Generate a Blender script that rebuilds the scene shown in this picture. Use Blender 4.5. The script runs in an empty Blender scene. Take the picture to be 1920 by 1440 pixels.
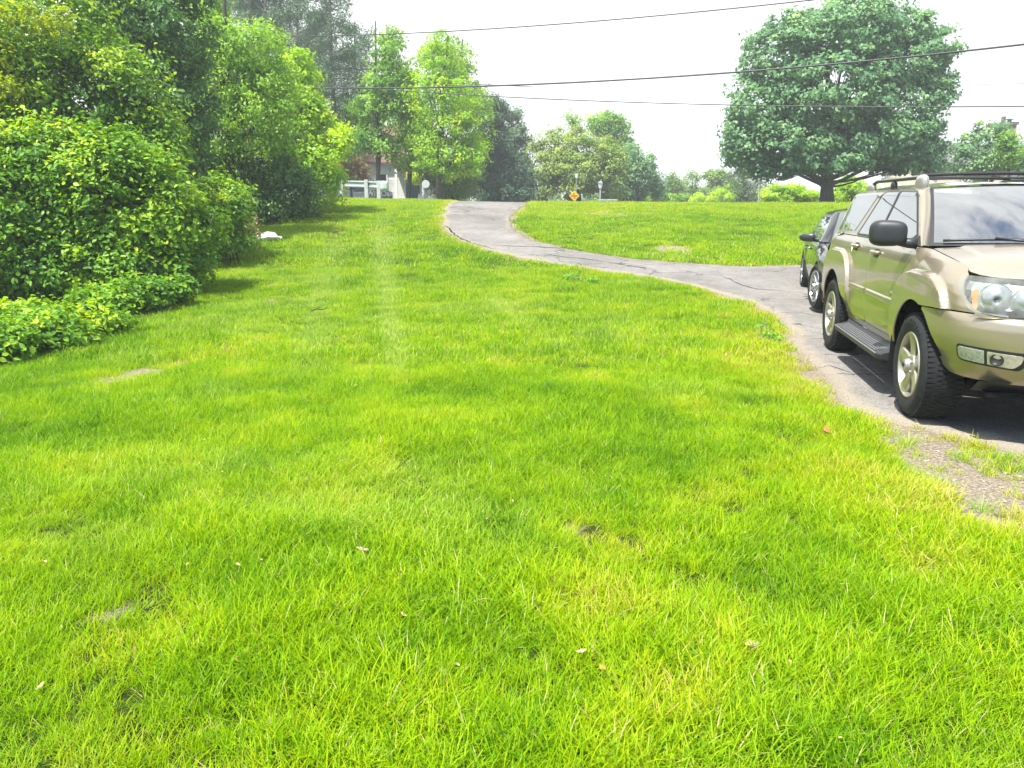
import bpy, bmesh, math, random
import numpy as np
from mathutils import Vector, Matrix
from mathutils.geometry import delaunay_2d_cdt
RNG = np.random.default_rng(7)
random.seed(7)
PI = math.pi
LEAF_GAIN = 1.75
scene = bpy.context.scene
COL = scene.collection

# ------------------------------------------------------------------ camera geometry (photo pixels, 1920 x 1440)
F_PX, PITCH, EYE = 1450.0, 0.2295, 1.585

def sstep(t):
    t = np.clip(t, 0, 1)
    return t * t * (3 - 2 * t)

def ground_z(x, y):
    """height of the land: level by the cars, a rise to a crest about 36 m off, then a slight fall"""
    x = np.asarray(x, float); y = np.asarray(y, float)
    left = np.clip(-x / 10.0, -1.0, 1.0)
    crest = 1.62 + np.where(left > 0, 0.19, 0.07) * left
    z = crest * sstep((y - 9.0) / 28.0)
    z = z - 0.5 * sstep((y - 38.0) / 10.0)
    z = z + 0.018 * np.sin(x * 0.9 + 1.3) * np.sin(y * 0.7) * sstep((y - 3) / 3) * (1 - sstep((y - 30) / 8)) * (1 - sstep((x - 1.5) / 1.5) * (1 - sstep((y - 11) / 6)))
    return z

def ray(px, py):
    u = -(py - 720.0) / F_PX
    return np.array([(px - 960.0) / F_PX, math.cos(PITCH) + u * math.sin(PITCH), -math.sin(PITCH) + u * math.cos(PITCH)])

def at(px, py, Y):
    """the point of the place seen at a photo pixel, at distance Y along the ground"""
    d = ray(px, py); t = Y / d[1]
    return np.array([d[0] * t, Y, EYE + d[2] * t])

def gp(px, py):
    """the point of the ground seen at a photo pixel"""
    d = ray(px, py); t = 1.0
    for _ in range(4000):
        p = np.array([0, 0, EYE]) + d * t
        if p[2] <= ground_z(p[0], p[1]) or t > 60: break
        t += 0.02
    return np.array([p[0], p[1]])

# ------------------------------------------------------------------ objects
def tag(o, label=None, cat=None, group=None, kind=None):
    if label: o['label'] = label
    if cat: o['category'] = cat
    if group: o['group'] = group
    if kind: o['kind'] = kind
    return o

def empty(name, loc=(0, 0, 0), rz=0.0, parent=None):
    o = bpy.data.objects.new(name, None); COL.objects.link(o)
    o.location = loc; o.rotation_euler = (0, 0, rz); o.parent = parent
    return o

def link(name, me, parent=None, loc=None):
    o = bpy.data.objects.new(name, me); COL.objects.link(o)
    if parent is not None: o.parent = parent
    if loc is not None: o.location = loc
    return o

class MB:
    """collects vertices and faces, then becomes one mesh object"""
    def __init__(self): self.v = []; self.f = []; self.n = 0
    def add(self, v, f):
        v = np.asarray(v, float).reshape(-1, 3); self.v.append(v)
        k = self.n; self.f.extend([tuple(i + k for i in q) for q in f]); self.n += len(v); return self
    def box(self, c, s, M=None):
        sx, sy, sz = (q / 2 for q in s)
        v = np.array([(x, y, z) for x in (-sx, sx) for y in (-sy, sy) for z in (-sz, sz)])
        if M is not None: v = v @ np.array(M)[:3, :3].T
        v = v + np.array(c)
        return self.add(v, [(0, 1, 3, 2), (4, 6, 7, 5), (0, 4, 5, 1), (2, 3, 7, 6), (0, 2, 6, 4), (1, 5, 7, 3)])
    def tube(self, pts, rad, n=8, caps=True):
        pts = np.asarray(pts, float); m = len(pts)
        rad = np.broadcast_to(np.asarray(rad, float), (m,))
        t = np.gradient(pts, axis=0); t /= np.linalg.norm(t, axis=1, keepdims=True) + 1e-12
        up = np.array([0, 0, 1.0]) if abs(t[0][2]) < 0.9 else np.array([1.0, 0, 0])
        u = np.cross(t, up); u /= np.linalg.norm(u, axis=1, keepdims=True) + 1e-9
        w = np.cross(t, u)
        a = np.linspace(0, 2 * PI, n, endpoint=False)
        ring = pts[:, None, :] + rad[:, None, None] * (np.cos(a)[None, :, None] * u[:, None, :] + np.sin(a)[None, :, None] * w[:, None, :])
        f = []
        for i in range(m - 1):
            for j in range(n):
                f.append((i * n + j, i * n + (j + 1) % n, (i + 1) * n + (j + 1) % n, (i + 1) * n + j))
        if caps:
            f.append(tuple(range(n))[::-1]); f.append(tuple((m - 1) * n + j for j in range(n)))
        return self.add(ring.reshape(-1, 3), f)
    def grid(self, P, closed_u=False):
        P = np.asarray(P, float); a, b = P.shape[:2]
        f = []
        for i in range(a if closed_u else a - 1):
            i2 = (i + 1) % a
            for j in range(b - 1):
                f.append((i * b + j, i2 * b + j, i2 * b + j + 1, i * b + j + 1))
        return self.add(P.reshape(-1, 3), f)
    def lathe(self, prof, n=48, axis='y', M=None):
        """profile (r, h) turned about an axis through the origin"""
        prof = np.asarray(prof, float); a = np.linspace(0, 2 * PI, n, endpoint=False)
        r = prof[:, 0][None]; h = np.broadcast_to(prof[:, 1][None], (n, len(prof)))
        c, s = np.cos(a)[:, None] * r, np.sin(a)[:, None] * r
        P = np.stack([c, h, s], -1) if axis == 'y' else np.stack([c, s, h], -1)
        if M is not None: P = P + np.array(M)
        return self.grid(P, closed_u=True)
    def build(self, name, mat, parent=None, smooth=False, loc=None, bevel=0.0, angle=None):
        me = bpy.data.meshes.new(name)
        me.from_pydata(np.concatenate(self.v).tolist(), [], self.f)
        me.update()
        if mat is not None: me.materials.append(mat)
        bm = bmesh.new(); bm.from_mesh(me); bmesh.ops.recalc_face_normals(bm, faces=bm.faces); bm.to_mesh(me); bm.free()
        if smooth or angle:
            me.polygons.foreach_set('use_smooth', [True] * len(me.polygons))
            if angle:
                try: me.set_sharp_from_angle(angle=math.radians(angle))
                except Exception: pass
        o = link(name, me, parent, loc)
        if bevel > 0:
            m = o.modifiers.new('edge', 'BEVEL'); m.width = bevel; m.segments = 2; m.limit_method = 'ANGLE'; m.angle_limit = 0.6
        return o

# ------------------------------------------------------------------ materials
def newmat(name):
    m = bpy.data.materials.new(name); m.use_nodes = True
    nt = m.node_tree; nt.nodes.clear()
    out = nt.nodes.new('ShaderNodeOutputMaterial')
    return m, nt, out

def N(nt, t, **kw):
    n = nt.nodes.new(t)
    for k, v in kw.items():
        if k in n.inputs: n.inputs[k].default_value = v
        else: setattr(n, k, v)
    return n

def L(nt, a, b): nt.links.new(a, b)

def ramp(nt, src, stops, interp='LINEAR'):
    r = nt.nodes.new('ShaderNodeValToRGB'); r.color_ramp.interpolation = interp
    el = r.color_ramp.elements
    while len(el) > 1: el.remove(el[-1])
    el[0].position = stops[0][0]; el[0].color = (*stops[0][1], 1) if len(stops[0][1]) == 3 else stops[0][1]
    for p, c in stops[1:]:
        e = el.new(p); e.color = (*c, 1) if len(c) == 3 else c
    if src is not None: L(nt, src, r.inputs[0])
    return r

def mixc(nt, fac, a, b, mode='MIX'):
    m = nt.nodes.new('ShaderNodeMix'); m.data_type = 'RGBA'; m.blend_type = mode
    for s, v in ((0, fac), (6, a), (7, b)):
        if hasattr(v, 'is_output') or isinstance(v, bpy.types.NodeSocket): L(nt, v, m.inputs[s])
        elif s == 0: m.inputs[0].default_value = v
        else: m.inputs[s].default_value = (*v, 1)
    return m.outputs[2]

def math_n(nt, op, a, b=None, clamp=False):
    m = nt.nodes.new('ShaderNodeMath'); m.operation = op; m.use_clamp = clamp
    for i, v in enumerate((a, b)):
        if v is None: continue
        if isinstance(v, bpy.types.NodeSocket): L(nt, v, m.inputs[i])
        else: m.inputs[i].default_value = v
    return m.outputs[0]

def noise(nt, vec, scale, detail=3, rough=0.55, dist=0.0):
    n = N(nt, 'ShaderNodeTexNoise'); n.inputs['Scale'].default_value = scale
    n.inputs['Detail'].default_value = detail; n.inputs['Roughness'].default_value = rough; n.inputs['Distortion'].default_value = dist
    if vec is not None: L(nt, vec, n.inputs['Vector'])
    return n.outputs['Fac']

def bump(nt, h, strength, dist=0.01):
    b = N(nt, 'ShaderNodeBump'); b.inputs['Strength'].default_value = strength; b.inputs['Distance'].default_value = dist
    L(nt, h, b.inputs['Height']); return b.outputs['Normal']

def plain(name, color, rough=0.5, metal=0.0, spec=0.5, coat=0.0, var=0.0, scale=8.0, bmp=0.0):
    m, nt, out = newmat(name)
    p = N(nt, 'ShaderNodeBsdfPrincipled'); L(nt, p.outputs[0], out.inputs[0])
    p.inputs['Base Color'].default_value = (*color, 1); p.inputs['Roughness'].default_value = rough
    p.inputs['Metallic'].default_value = metal; p.inputs['Specular IOR Level'].default_value = spec
    p.inputs['Coat Weight'].default_value = coat; p.inputs['Coat Roughness'].default_value = 0.04
    if var > 0 or bmp > 0:
        g = N(nt, 'ShaderNodeNewGeometry')
        f = noise(nt, g.outputs['Position'], scale, 5, 0.6)
        if var > 0:
            lo = tuple(c * (1 - var) for c in color); hi = tuple(min(1, c * (1 + var)) for c in color)
            L(nt, ramp(nt, f, [(0.3, lo), (0.7, hi)]).outputs[0], p.inputs['Base Color'])
        if bmp > 0: L(nt, bump(nt, f, bmp, 0.02), p.inputs['Normal'])
    return m

def leaf_mat(name, stops, trans=0.45, rough=0.45, spec=0.35, tcol=1.35, patch=0.18, pscale=0.6):
    """leaves: each leaf has its own tint (face attribute) plus wide patches of paler and deeper growth"""
    m, nt, out = newmat(name)
    a = N(nt, 'ShaderNodeAttribute', attribute_name='tint')
    g = N(nt, 'ShaderNodeNewGeometry')
    nz = noise(nt, g.outputs['Position'], pscale, 3, 0.6)
    t = math_n(nt, 'ADD', a.outputs['Fac'], math_n(nt, 'MULTIPLY', math_n(nt, 'SUBTRACT', nz, 0.5), patch * 4), clamp=True)
    c = ramp(nt, t, [(q, tuple(min(.8, v * LEAF_GAIN) for v in col)) for q, col in stops]).outputs[0]
    p = N(nt, 'ShaderNodeBsdfPrincipled'); L(nt, c, p.inputs['Base Color'])
    p.inputs['Roughness'].default_value = rough; p.inputs['Specular IOR Level'].default_value = spec
    tr = N(nt, 'ShaderNodeBsdfTranslucent')
    hs = N(nt, 'ShaderNodeHueSaturation'); hs.inputs['Hue'].default_value = 0.485; hs.inputs['Saturation'].default_value = 1.1; hs.inputs['Value'].default_value = tcol
    L(nt, c, hs.inputs['Color']); L(nt, hs.outputs[0], tr.inputs['Color'])
    mx = N(nt, 'ShaderNodeMixShader'); mx.inputs[0].default_value = trans
    L(nt, p.outputs[0], mx.inputs[1]); L(nt, tr.outputs[0], mx.inputs[2]); L(nt, mx.outputs[0], out.inputs[0])
    return m

def text_mesh(name, s, size, mat, parent, loc, rot=(PI / 2, 0, 0), depth=0.01, align='CENTER', sx=1.0, bold=0.0):
    cu = bpy.data.curves.new('lettering', 'FONT'); cu.body = s; cu.size = size; cu.extrude = depth; cu.align_x = align; cu.align_y = 'CENTER'; cu.offset = bold
    t = bpy.data.objects.new('lettering_tmp', cu); COL.objects.link(t); bpy.context.view_layer.update()
    me = bpy.data.meshes.new_from_object(t); bpy.data.objects.remove(t); me.materials.clear(); me.materials.append(mat)
    o = link(name, me, parent, loc); o.rotation_euler = rot; o.scale = (sx, 1, 1); return o
def unit(v): return v / (np.linalg.norm(v, axis=-1, keepdims=True) + 1e-9)
# ------------------------------------------------------------------ camera, sun, sky
cam_d = bpy.data.cameras.new('camera'); cam = bpy.data.objects.new('camera', cam_d); COL.objects.link(cam)
cam.location = (0, 0, EYE); cam.rotation_euler = (PI / 2 - PITCH, 0, 0)
cam_d.sensor_width = 36.0; cam_d.lens = 36.0 * F_PX / 1920.0
cam_d.clip_start = 0.05; cam_d.clip_end = 6000
scene.camera = cam

SUN = np.array([-0.285, -0.335, 0.899]); SUN /= np.linalg.norm(SUN)
sl = bpy.data.lights.new('sun', 'SUN'); so = bpy.data.objects.new('sun', sl); COL.objects.link(so)
sl.energy = 4.5; sl.angle = math.radians(0.6); sl.color = (1.0, 0.955, 0.87)
so.rotation_euler = Vector(tuple(-SUN)).to_track_quat('-Z', 'Y').to_euler(); so.location = (-10, -8, 30)

world = bpy.data.worlds.new('World'); scene.world = world; world.use_nodes = True
nt = world.node_tree; nt.nodes.clear()
wo = N(nt, 'ShaderNodeOutputWorld'); bg = N(nt, 'ShaderNodeBackground'); L(nt, bg.outputs[0], wo.inputs[0])
bg.inputs[1].default_value = 0.10
sky = N(nt, 'ShaderNodeTexSky'); sky.sky_type = 'NISHITA'; sky.sun_disc = False
sky.sun_elevation = math.asin(SUN[2]); sky.sun_rotation = math.atan2(SUN[0], SUN[1])
sky.air_density = 1.0; sky.dust_density = 2.0; sky.ozone_density = 1.5
tc = N(nt, 'ShaderNodeTexCoord')
# thin bright cloud over most of the sky, broken overhead and behind the photographer
sep = N(nt, 'ShaderNodeSeparateXYZ'); L(nt, tc.outputs['Generated'], sep.inputs[0])
mp = N(nt, 'ShaderNodeMapping'); mp.inputs['Scale'].default_value = (1.0, 1.0, 2.2); mp.inputs['Location'].default_value = (0.3, 0.2, 0.0)
L(nt, tc.outputs['Generated'], mp.inputs['Vector'])
cl = noise(nt, mp.outputs[0], 2.6, 6, 0.58, 0.6)
front = math_n(nt, 'MULTIPLY', math_n(nt, 'ADD', sep.outputs[1], 0.12), 0.62)
low = math_n(nt, 'MULTIPLY', math_n(nt, 'SUBTRACT', 0.45, sep.outputs[2]), 0.55)
cov = math_n(nt, 'ADD', cl, math_n(nt, 'ADD', front, math_n(nt, 'MAXIMUM', low, -0.1)))
mask = ramp(nt, cov, [(0.43, (0, 0, 0)), (0.68, (1, 1, 1))], 'EASE').outputs[0]
# the cloud's brightness varies a little over the sky
cl2 = noise(nt, mp.outputs[0], 5.0, 5, 0.6)
ccol = ramp(nt, cl2, [(0.3, (5.6, 5.8, 6.0)), (0.7, (7.8, 7.95, 8.0))]).outputs[0]
skyb = mixc(nt, 1.0, sky.outputs[0], (0.78, 0.93, 1.0), 'MULTIPLY')
L(nt, mixc(nt, mask, skyb, ccol), bg.inputs[0])

vs = scene.view_settings
vs.view_transform = 'Standard'; vs.look = 'None'; vs.gamma = 1.0; vs.exposure = 1.22; vs.use_curve_mapping = False
scene.render.film_transparent = False
cy = scene.cycles
cy.max_bounces = 8; cy.diffuse_bounces = 3; cy.glossy_bounces = 3; cy.transmission_bounces = 4; cy.transparent_max_bounces = 8
cy.caustics_reflective = False; cy.caustics_refractive = False
cy.use_denoising = True
# ------------------------------------------------------------------ numpy helpers
def vnoise(x, y, s, seed=0):
    x = np.asarray(x) / s; y = np.asarray(y) / s
    xi = np.floor(x).astype(np.int64); yi = np.floor(y).astype(np.int64); xf = x - xi; yf = y - yi
    def h(a, b):
        n = (a * 374761393 + b * 668265263 + seed * 144665) & 0x7fffffff
        n = ((n ^ (n >> 13)) * 1274126177) & 0x7fffffff
        return ((n ^ (n >> 16)) & 0xffff) / 65535.0
    u = xf * xf * (3 - 2 * xf); v = yf * yf * (3 - 2 * yf)
    return (h(xi, yi) * (1 - u) + h(xi + 1, yi) * u) * (1 - v) + (h(xi, yi + 1) * (1 - u) + h(xi + 1, yi + 1) * u) * v

def fbm(x, y, s, seed=0, o=3):
    r = 0; a = 0.5; t = 0
    for i in range(o):
        r = r + a * vnoise(x, y, s / 2 ** i, seed + i * 17); t += a; a *= 0.55
    return r / t

def in_poly(x, y, P):
    r = np.zeros(len(x), bool); j = len(P) - 1
    for i in range(len(P)):
        xi, yi = P[i]; xj, yj = P[j]
        c = ((yi > y) != (yj > y)) & (x < (xj - xi) * (y - yi) / (yj - yi + 1e-12) + xi)
        r ^= c; j = i
    return r

def d_line(x, y, P):
    d = np.full(len(x), 1e9)
    for i in range(len(P) - 1):
        a = P[i]; b = P[i + 1]; ab = b - a
        t = np.clip(((x - a[0]) * ab[0] + (y - a[1]) * ab[1]) / (ab @ ab + 1e-12), 0, 1)
        d = np.minimum(d, np.hypot(x - a[0] - t * ab[0], y - a[1] - t * ab[1]))
    return d

def resample(P, step):
    P = np.asarray(P, float); s = np.r_[0, np.cumsum(np.linalg.norm(np.diff(P, axis=0), axis=1))]
    n = max(2, int(s[-1] / step)); t = np.linspace(0, s[-1], n)
    return np.stack([np.interp(t, s, P[:, k]) for k in range(P.shape[1])], -1)

def smooth_line(P, it=3):
    P = np.asarray(P, float)
    for _ in range(it):
        Q = [P[0]]
        for a, b in zip(P[:-1], P[1:]): Q += [0.75 * a + 0.25 * b, 0.25 * a + 0.75 * b]
        Q.append(P[-1]); P = np.array(Q)
    return P

# ------------------------------------------------------------------ the drive: edges of the asphalt on the ground
near_px = [(834, 384), (828, 400), (830, 422), (842, 440), (872, 457), (912, 470), (1000, 489), (1100, 505), (1200, 518), (1300, 536),
           (1375, 560), (1430, 582), (1472, 607), (1486, 639), (1519, 680), (1546, 722), (1575, 748), (1617, 776), (1689, 797), (1761, 813), (1851, 838), (1920, 860)]
far_px = [(990, 384), (972, 394), (957, 408), (958, 420), (974, 440), (1000, 452), (1050, 466), (1120, 478), (1200, 489), (1300, 497), (1400, 501), (1495, 500)]
e1 = np.array([gp(*p) for p in near_px]); e2 = np.array([gp(*p) for p in far_px])
e1 = np.vstack([[e1[0][0] + 0.1, 44.0], [e1[0][0], 36.5], e1[1:], [e1[-1][0] + 2.0, e1[-1][1] - 0.55], [8.5, 2.9], [15.0, 2.4]])
e2 = np.vstack([[e2[0][0] + 0.6, 44.0], [e2[0][0] + 0.15, 36.5], e2[1:], [9.5, 16.6], [15.0, 17.0]])
EDGE_NEAR = resample(smooth_line(e1, 2), 0.12); EDGE_FAR = resample(smooth_line(e2, 2), 0.12)
def jag(P, amp, seed):
    t = np.gradient(P, axis=0); t /= np.linalg.norm(t, axis=1, keepdims=True); n = np.stack([-t[:, 1], t[:, 0]], -1)
    s = np.arange(len(P)) * 0.12
    k = (fbm(s, s * 0 + seed, 0.9, seed, 3) - 0.5) * 2 * amp
    return P + n * k[:, None]
EDGE_NEAR = jag(EDGE_NEAR, 0.15, 3); EDGE_FAR = jag(EDGE_FAR, 0.13, 9)
DRIVE = np.vstack([EDGE_NEAR, EDGE_FAR[::-1]])

def poly_mesh(name, P, step, zfun, mat, parent=None, skirt=0.0):
    P = np.asarray(P); lo = P.min(0); hi = P.max(0)
    gx, gy = np.meshgrid(np.arange(lo[0], hi[0], step), np.arange(lo[1], hi[1], step)); gx = gx.ravel(); gy = gy.ravel()
    k = in_poly(gx, gy, P) & (d_line(gx, gy, np.vstack([P, P[:1]])) > step * 0.4)
    V = [Vector(p) for p in P] + [Vector((a, b)) for a, b in zip(gx[k], gy[k])]
    r = delaunay_2d_cdt(V, [], [list(range(len(P)))], 1, 1e-6)
    xy = np.array([tuple(v) for v in r[0]]); z = zfun(xy[:, 0], xy[:, 1])
    v = np.column_stack([xy, z]); f = [tuple(q) for q in r[2]]
    if skirt:
        n0 = len(v); m = len(P)
        v = np.vstack([v, np.column_stack([P, zfun(P[:, 0], P[:, 1]) - skirt])])
        f += [(i, (i + 1) % m, n0 + (i + 1) % m, n0 + i) for i in range(m)]
    me = bpy.data.meshes.new(name); me.from_pydata(v.tolist(), [], f); me.materials.append(mat)
    bm = bmesh.new(); bm.from_mesh(me); bmesh.ops.recalc_face_normals(bm, faces=bm.faces)
    if bm.faces and sum(q.normal.z for q in bm.faces) < 0: bmesh.ops.reverse_faces(bm, faces=bm.faces)
    bm.to_mesh(me); bm.free()
    me.polygons.foreach_set('use_smooth', [True] * len(me.polygons))
    return link(name, me, parent)

# asphalt: worn grey aggregate with tar seams and cracks
m_asph, nt, out = newmat('worn_asphalt')
p = N(nt, 'ShaderNodeBsdfPrincipled', Roughness=0.9); p.inputs['Specular IOR Level'].default_value = 0.1; L(nt, p.outputs[0], out.inputs[0])
g = N(nt, 'ShaderNodeNewGeometry'); pos = g.outputs['Position']
n1 = noise(nt, pos, 0.55, 5, 0.62); n2 = noise(nt, pos, 55.0, 3, 0.75); n3 = noise(nt, pos, 7.0, 4, 0.65)
base = ramp(nt, n1, [(0.3, (0.140, 0.133, 0.124)), (0.5, (0.192, 0.183, 0.171)), (0.72, (0.250, 0.238, 0.223))]).outputs[0]
agg = ramp(nt, n2, [(0.3, (0.42, 0.42, 0.43)), (0.5, (1, 1, 1)), (0.72, (1.6, 1.58, 1.52))]).outputs[0]
c = mixc(nt, 0.8, base, agg, 'MULTIPLY')
c = mixc(nt, 0.5, c, ramp(nt, n3, [(0.3, (0.68, 0.68, 0.7)), (0.7, (1.25, 1.24, 1.22))]).outputs[0], 'MULTIPLY')
vo = N(nt, 'ShaderNodeTexVoronoi', feature='DISTANCE_TO_EDGE'); vo.inputs['Scale'].default_value = 0.7
mpv = N(nt, 'ShaderNodeVectorMath', operation='ADD'); nv = N(nt, 'ShaderNodeTexNoise'); nv.inputs['Scale'].default_value = 1.7; nv.inputs['Detail'].default_value = 5
L(nt, pos, nv.inputs['Vector']); sc = N(nt, 'ShaderNodeVectorMath', operation='SCALE'); sc.inputs['Scale'].default_value = 1.1; L(nt, nv.outputs['Color'], sc.inputs[0])
L(nt, pos, mpv.inputs[0]); L(nt, sc.outputs[0], mpv.inputs[1]); L(nt, mpv.outputs[0], vo.inputs['Vector'])
crk = ramp(nt, vo.outputs['Distance'], [(0.0, (1, 1, 1)), (0.016, (0, 0, 0))]).outputs[0]
brk = ramp(nt, noise(nt, pos, 0.35, 2), [(0.44, (0, 0, 0)), (0.54, (1, 1, 1))]).outputs[0]
ck = mixc(nt, 1.0, crk, brk, 'MULTIPLY')
c = mixc(nt, ck, c, (0.022, 0.022, 0.023))
ea = N(nt, 'ShaderNodeAttribute', attribute_name='edge')      # crumbled, dusty rim of the asphalt
en = math_n(nt, 'ADD', ea.outputs['Fac'], math_n(nt, 'MULTIPLY', math_n(nt, 'SUBTRACT', n3, 0.5), 0.9))
c = mixc(nt, ramp(nt, en, [(0.45, (0, 0, 0)), (0.75, (1, 1, 1))]).outputs[0], c, mixc(nt, n2, (0.11, 0.092, 0.070), (0.40, 0.35, 0.285)))
L(nt, c, p.inputs['Base Color'])
hb = math_n(nt, 'ADD', n2, math_n(nt, 'MULTIPLY', ck, -1.5)); L(nt, bump(nt, hb, 0.7, 0.012), p.inputs['Normal'])

drive = poly_mesh('driveway', DRIVE, 0.28, lambda x, y: ground_z(x, y) + 0.022, m_asph, skirt=0.06)
tag(drive, 'grey worn asphalt drive curving up over the lawn', kind='structure')
co = np.zeros(len(drive.data.vertices) * 3); drive.data.vertices.foreach_get('co', co); co = co.reshape(-1, 3)
ed = np.clip(1 - np.minimum(d_line(co[:, 0], co[:, 1], EDGE_NEAR), d_line(co[:, 0], co[:, 1], EDGE_FAR)) / 0.38, 0, 1)
drive.data.attributes.new('edge', 'FLOAT', 'POINT').data.foreach_set('value', ed)

m_tar = plain('open_crack', (0.030, 0.029, 0.028), 0.95, spec=.05)
def crack(pts, w, amp, seed):
    P = resample(np.array([gp(*q) for q in pts]), .07); n = len(P); s = np.arange(n) * .07
    t = np.gradient(P, axis=0); t /= np.linalg.norm(t, axis=1, keepdims=True); nn = np.stack([-t[:, 1], t[:, 0]], -1)
    P = P + nn * ((fbm(s, s * 0 + seed, .35, seed, 3) - .5) * 2 * amp)[:, None]; ww = w * (.25 + 1.3 * fbm(s, s * 0, .3, seed + 5, 2)) * np.minimum(1, np.minimum(s, s[-1] - s) / .4)
    G = np.array([[np.r_[a - b_ * k, 0], np.r_[a + b_ * k, 0]] for a, b_, k in zip(P, nn, ww)]); G[..., 2] = ground_z(G[..., 0], G[..., 1]) + .027
    mb = MB(); mb.grid(G); tag(mb.build('asphalt_crack', m_tar), kind='structure')
crack([(925, 462), (985, 464), (1050, 467), (1105, 470)], .018, .07, 2); crack([(838, 424), (850, 441), (880, 457), (930, 470)], .026, .10, 4)
crack([(985, 398), (972, 412), (985, 436), (1015, 454)], .016, .12, 6); crack([(1010, 478), (1120, 490), (1230, 508)], .018, .08, 8); crack([(1495, 700), (1555, 690), (1640, 720)], .006, .05, 12); crack([(1350, 520), (1420, 545), (1490, 548)], .012, .08, 14)

# ------------------------------------------------------------------ worn places in the lawn: (px, py, half width px, half height px, how bare)
BARE_PX = [(215, 714, 62, 15, .85), (285, 698, 80, 15, .78), (350, 682, 50, 11, .6), (508, 537, 28, 8, .9), (345, 757, 40, 10, .5), (1095, 1005, 45, 26, .8), (678, 1052, 34, 18, .8),
           (190, 1158, 60, 22, .5), (310, 1165, 36, 14, .6), (1160, 1102, 30, 14, .7), (420, 1008, 30, 14, .5), (1260, 467, 50, 8, .9),
           (1150, 402, 90, 7, .45), (1290, 1090, 40, 18, .45), (385, 1275, 40, 18, .6), (1090, 1250, 40, 18, .5), (1700, 1070, 70, 30, .5),
           (540, 560, 80, 16, .35), (610, 595, 20, 6, .5), (130, 1290, 40, 20, .5), (440, 660, 90, 26, .28), (1055, 1180, 30, 14, .5), (1380, 925, 50, 12, .3), (1460, 830, 60, 12, .25)]
BARE = []
for px, py, hw, hh, s in BARE_PX:
    c0 = gp(px, py); BARE.append((c0[0], c0[1], hw * c0[1] / F_PX, abs(gp(px, py - hh)[1] - gp(px, py + hh)[1]) / 2, s))
VERGE_PX = [(1452, 640), (1462, 668), (1500, 715), (1552, 760), (1610, 800), (1660, 850), (1700, 885), (1760, 930), (1800, 985), (1860, 1010), (1920, 1020)]
VERGE = np.array([gp(*p) for p in VERGE_PX]); VERGE = np.vstack([VERGE, [5.5, 2.6], [9, 1.6], [15, 1.2]])
_near = EDGE_NEAR[EDGE_NEAR[:, 1] < 9.3]
VERGE_POLY = np.vstack([VERGE, _near[::-1]])
STREAKS = [([(722, 392), (714, 450), (720, 520), (732, 600), (745, 680), (735, 740)], 0.16), ([(650, 400), (622, 480), (600, 560), (585, 640), (545, 720)], 0.22),
           ([(860, 520), (930, 570), (1020, 630), (1120, 700)], 0.16), ([(450, 840), (380, 930), (250, 1010)], 0.2), ([(640, 610), (600, 660), (560, 710)], .2)]
STREAKS = [(smooth_line([gp(*p) for p in q], 2), w) for q, w in STREAKS]

def bareness(x, y):
    b = np.zeros(len(x))
    for cx, cy_, rx, ry, s in BARE:
        e = np.hypot((x - cx) / rx, (y - cy_) / ry)
        b = np.maximum(b, s * (1 - sstep((e - 0.25) / 0.9)))
    b = b * (0.15 + 1.45 * fbm(x, y, 0.17, 5))
    m = in_poly(x, y, VERGE_POLY)
    dv = np.minimum(d_line(x, y, VERGE), 0.35) / 0.35
    vb = np.where(m, 0.50 + 0.38 * dv, 0.0) * (0.10 + 1.5 * fbm(x, y, 0.38, 11))
    dn = d_line(x, y, EDGE_NEAR); df = d_line(x, y, EDGE_FAR)
    eb = np.maximum(1 - dn / (0.04 + 0.42 * fbm(x, y, 0.7, 21) ** 2), 0.8 * (1 - df / (0.02 + 1.1 * fbm(x, y, 0.9, 31) ** 2.2)))
    return np.clip(np.maximum(np.maximum(b, vb), eb), 0, 1)

# ------------------------------------------------------------------ the ground sheet
m_grd, nt, out = newmat('lawn_soil')
p = N(nt, 'ShaderNodeBsdfPrincipled', Roughness=0.95); p.inputs['Specular IOR Level'].default_value = 0.15; L(nt, p.outputs[0], out.inputs[0])
g = N(nt, 'ShaderNodeNewGeometry'); pos = g.outputs['Position']
n1 = noise(nt, pos, 1.2, 4); n2 = noise(nt, pos, 46.0, 4, 0.75); n3 = noise(nt, pos, 9.0, 4, 0.6)
soil = ramp(nt, n2, [(0.28, (0.065, 0.050, 0.036)), (0.5, (0.215, 0.178, 0.134)), (0.72, (0.46, 0.41, 0.335))]).outputs[0]
turf = ramp(nt, n3, [(0.3, (0.020, 0.034, 0.005)), (0.7, (0.055, 0.075, 0.010))]).outputs[0]
ba = N(nt, 'ShaderNodeAttribute', attribute_name='bare')
bf = ramp(nt, math_n(nt, 'ADD', ba.outputs['Fac'], math_n(nt, 'MULTIPLY', math_n(nt, 'SUBTRACT', n3, 0.5), 0.5)), [(0.15, (0, 0, 0)), (0.4, (1, 1, 1))]).outputs[0]
L(nt, mixc(nt, bf, turf, soil), p.inputs['Base Color']); L(nt, bump(nt, n2, 0.8, 0.02), p.inputs['Normal'])

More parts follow.
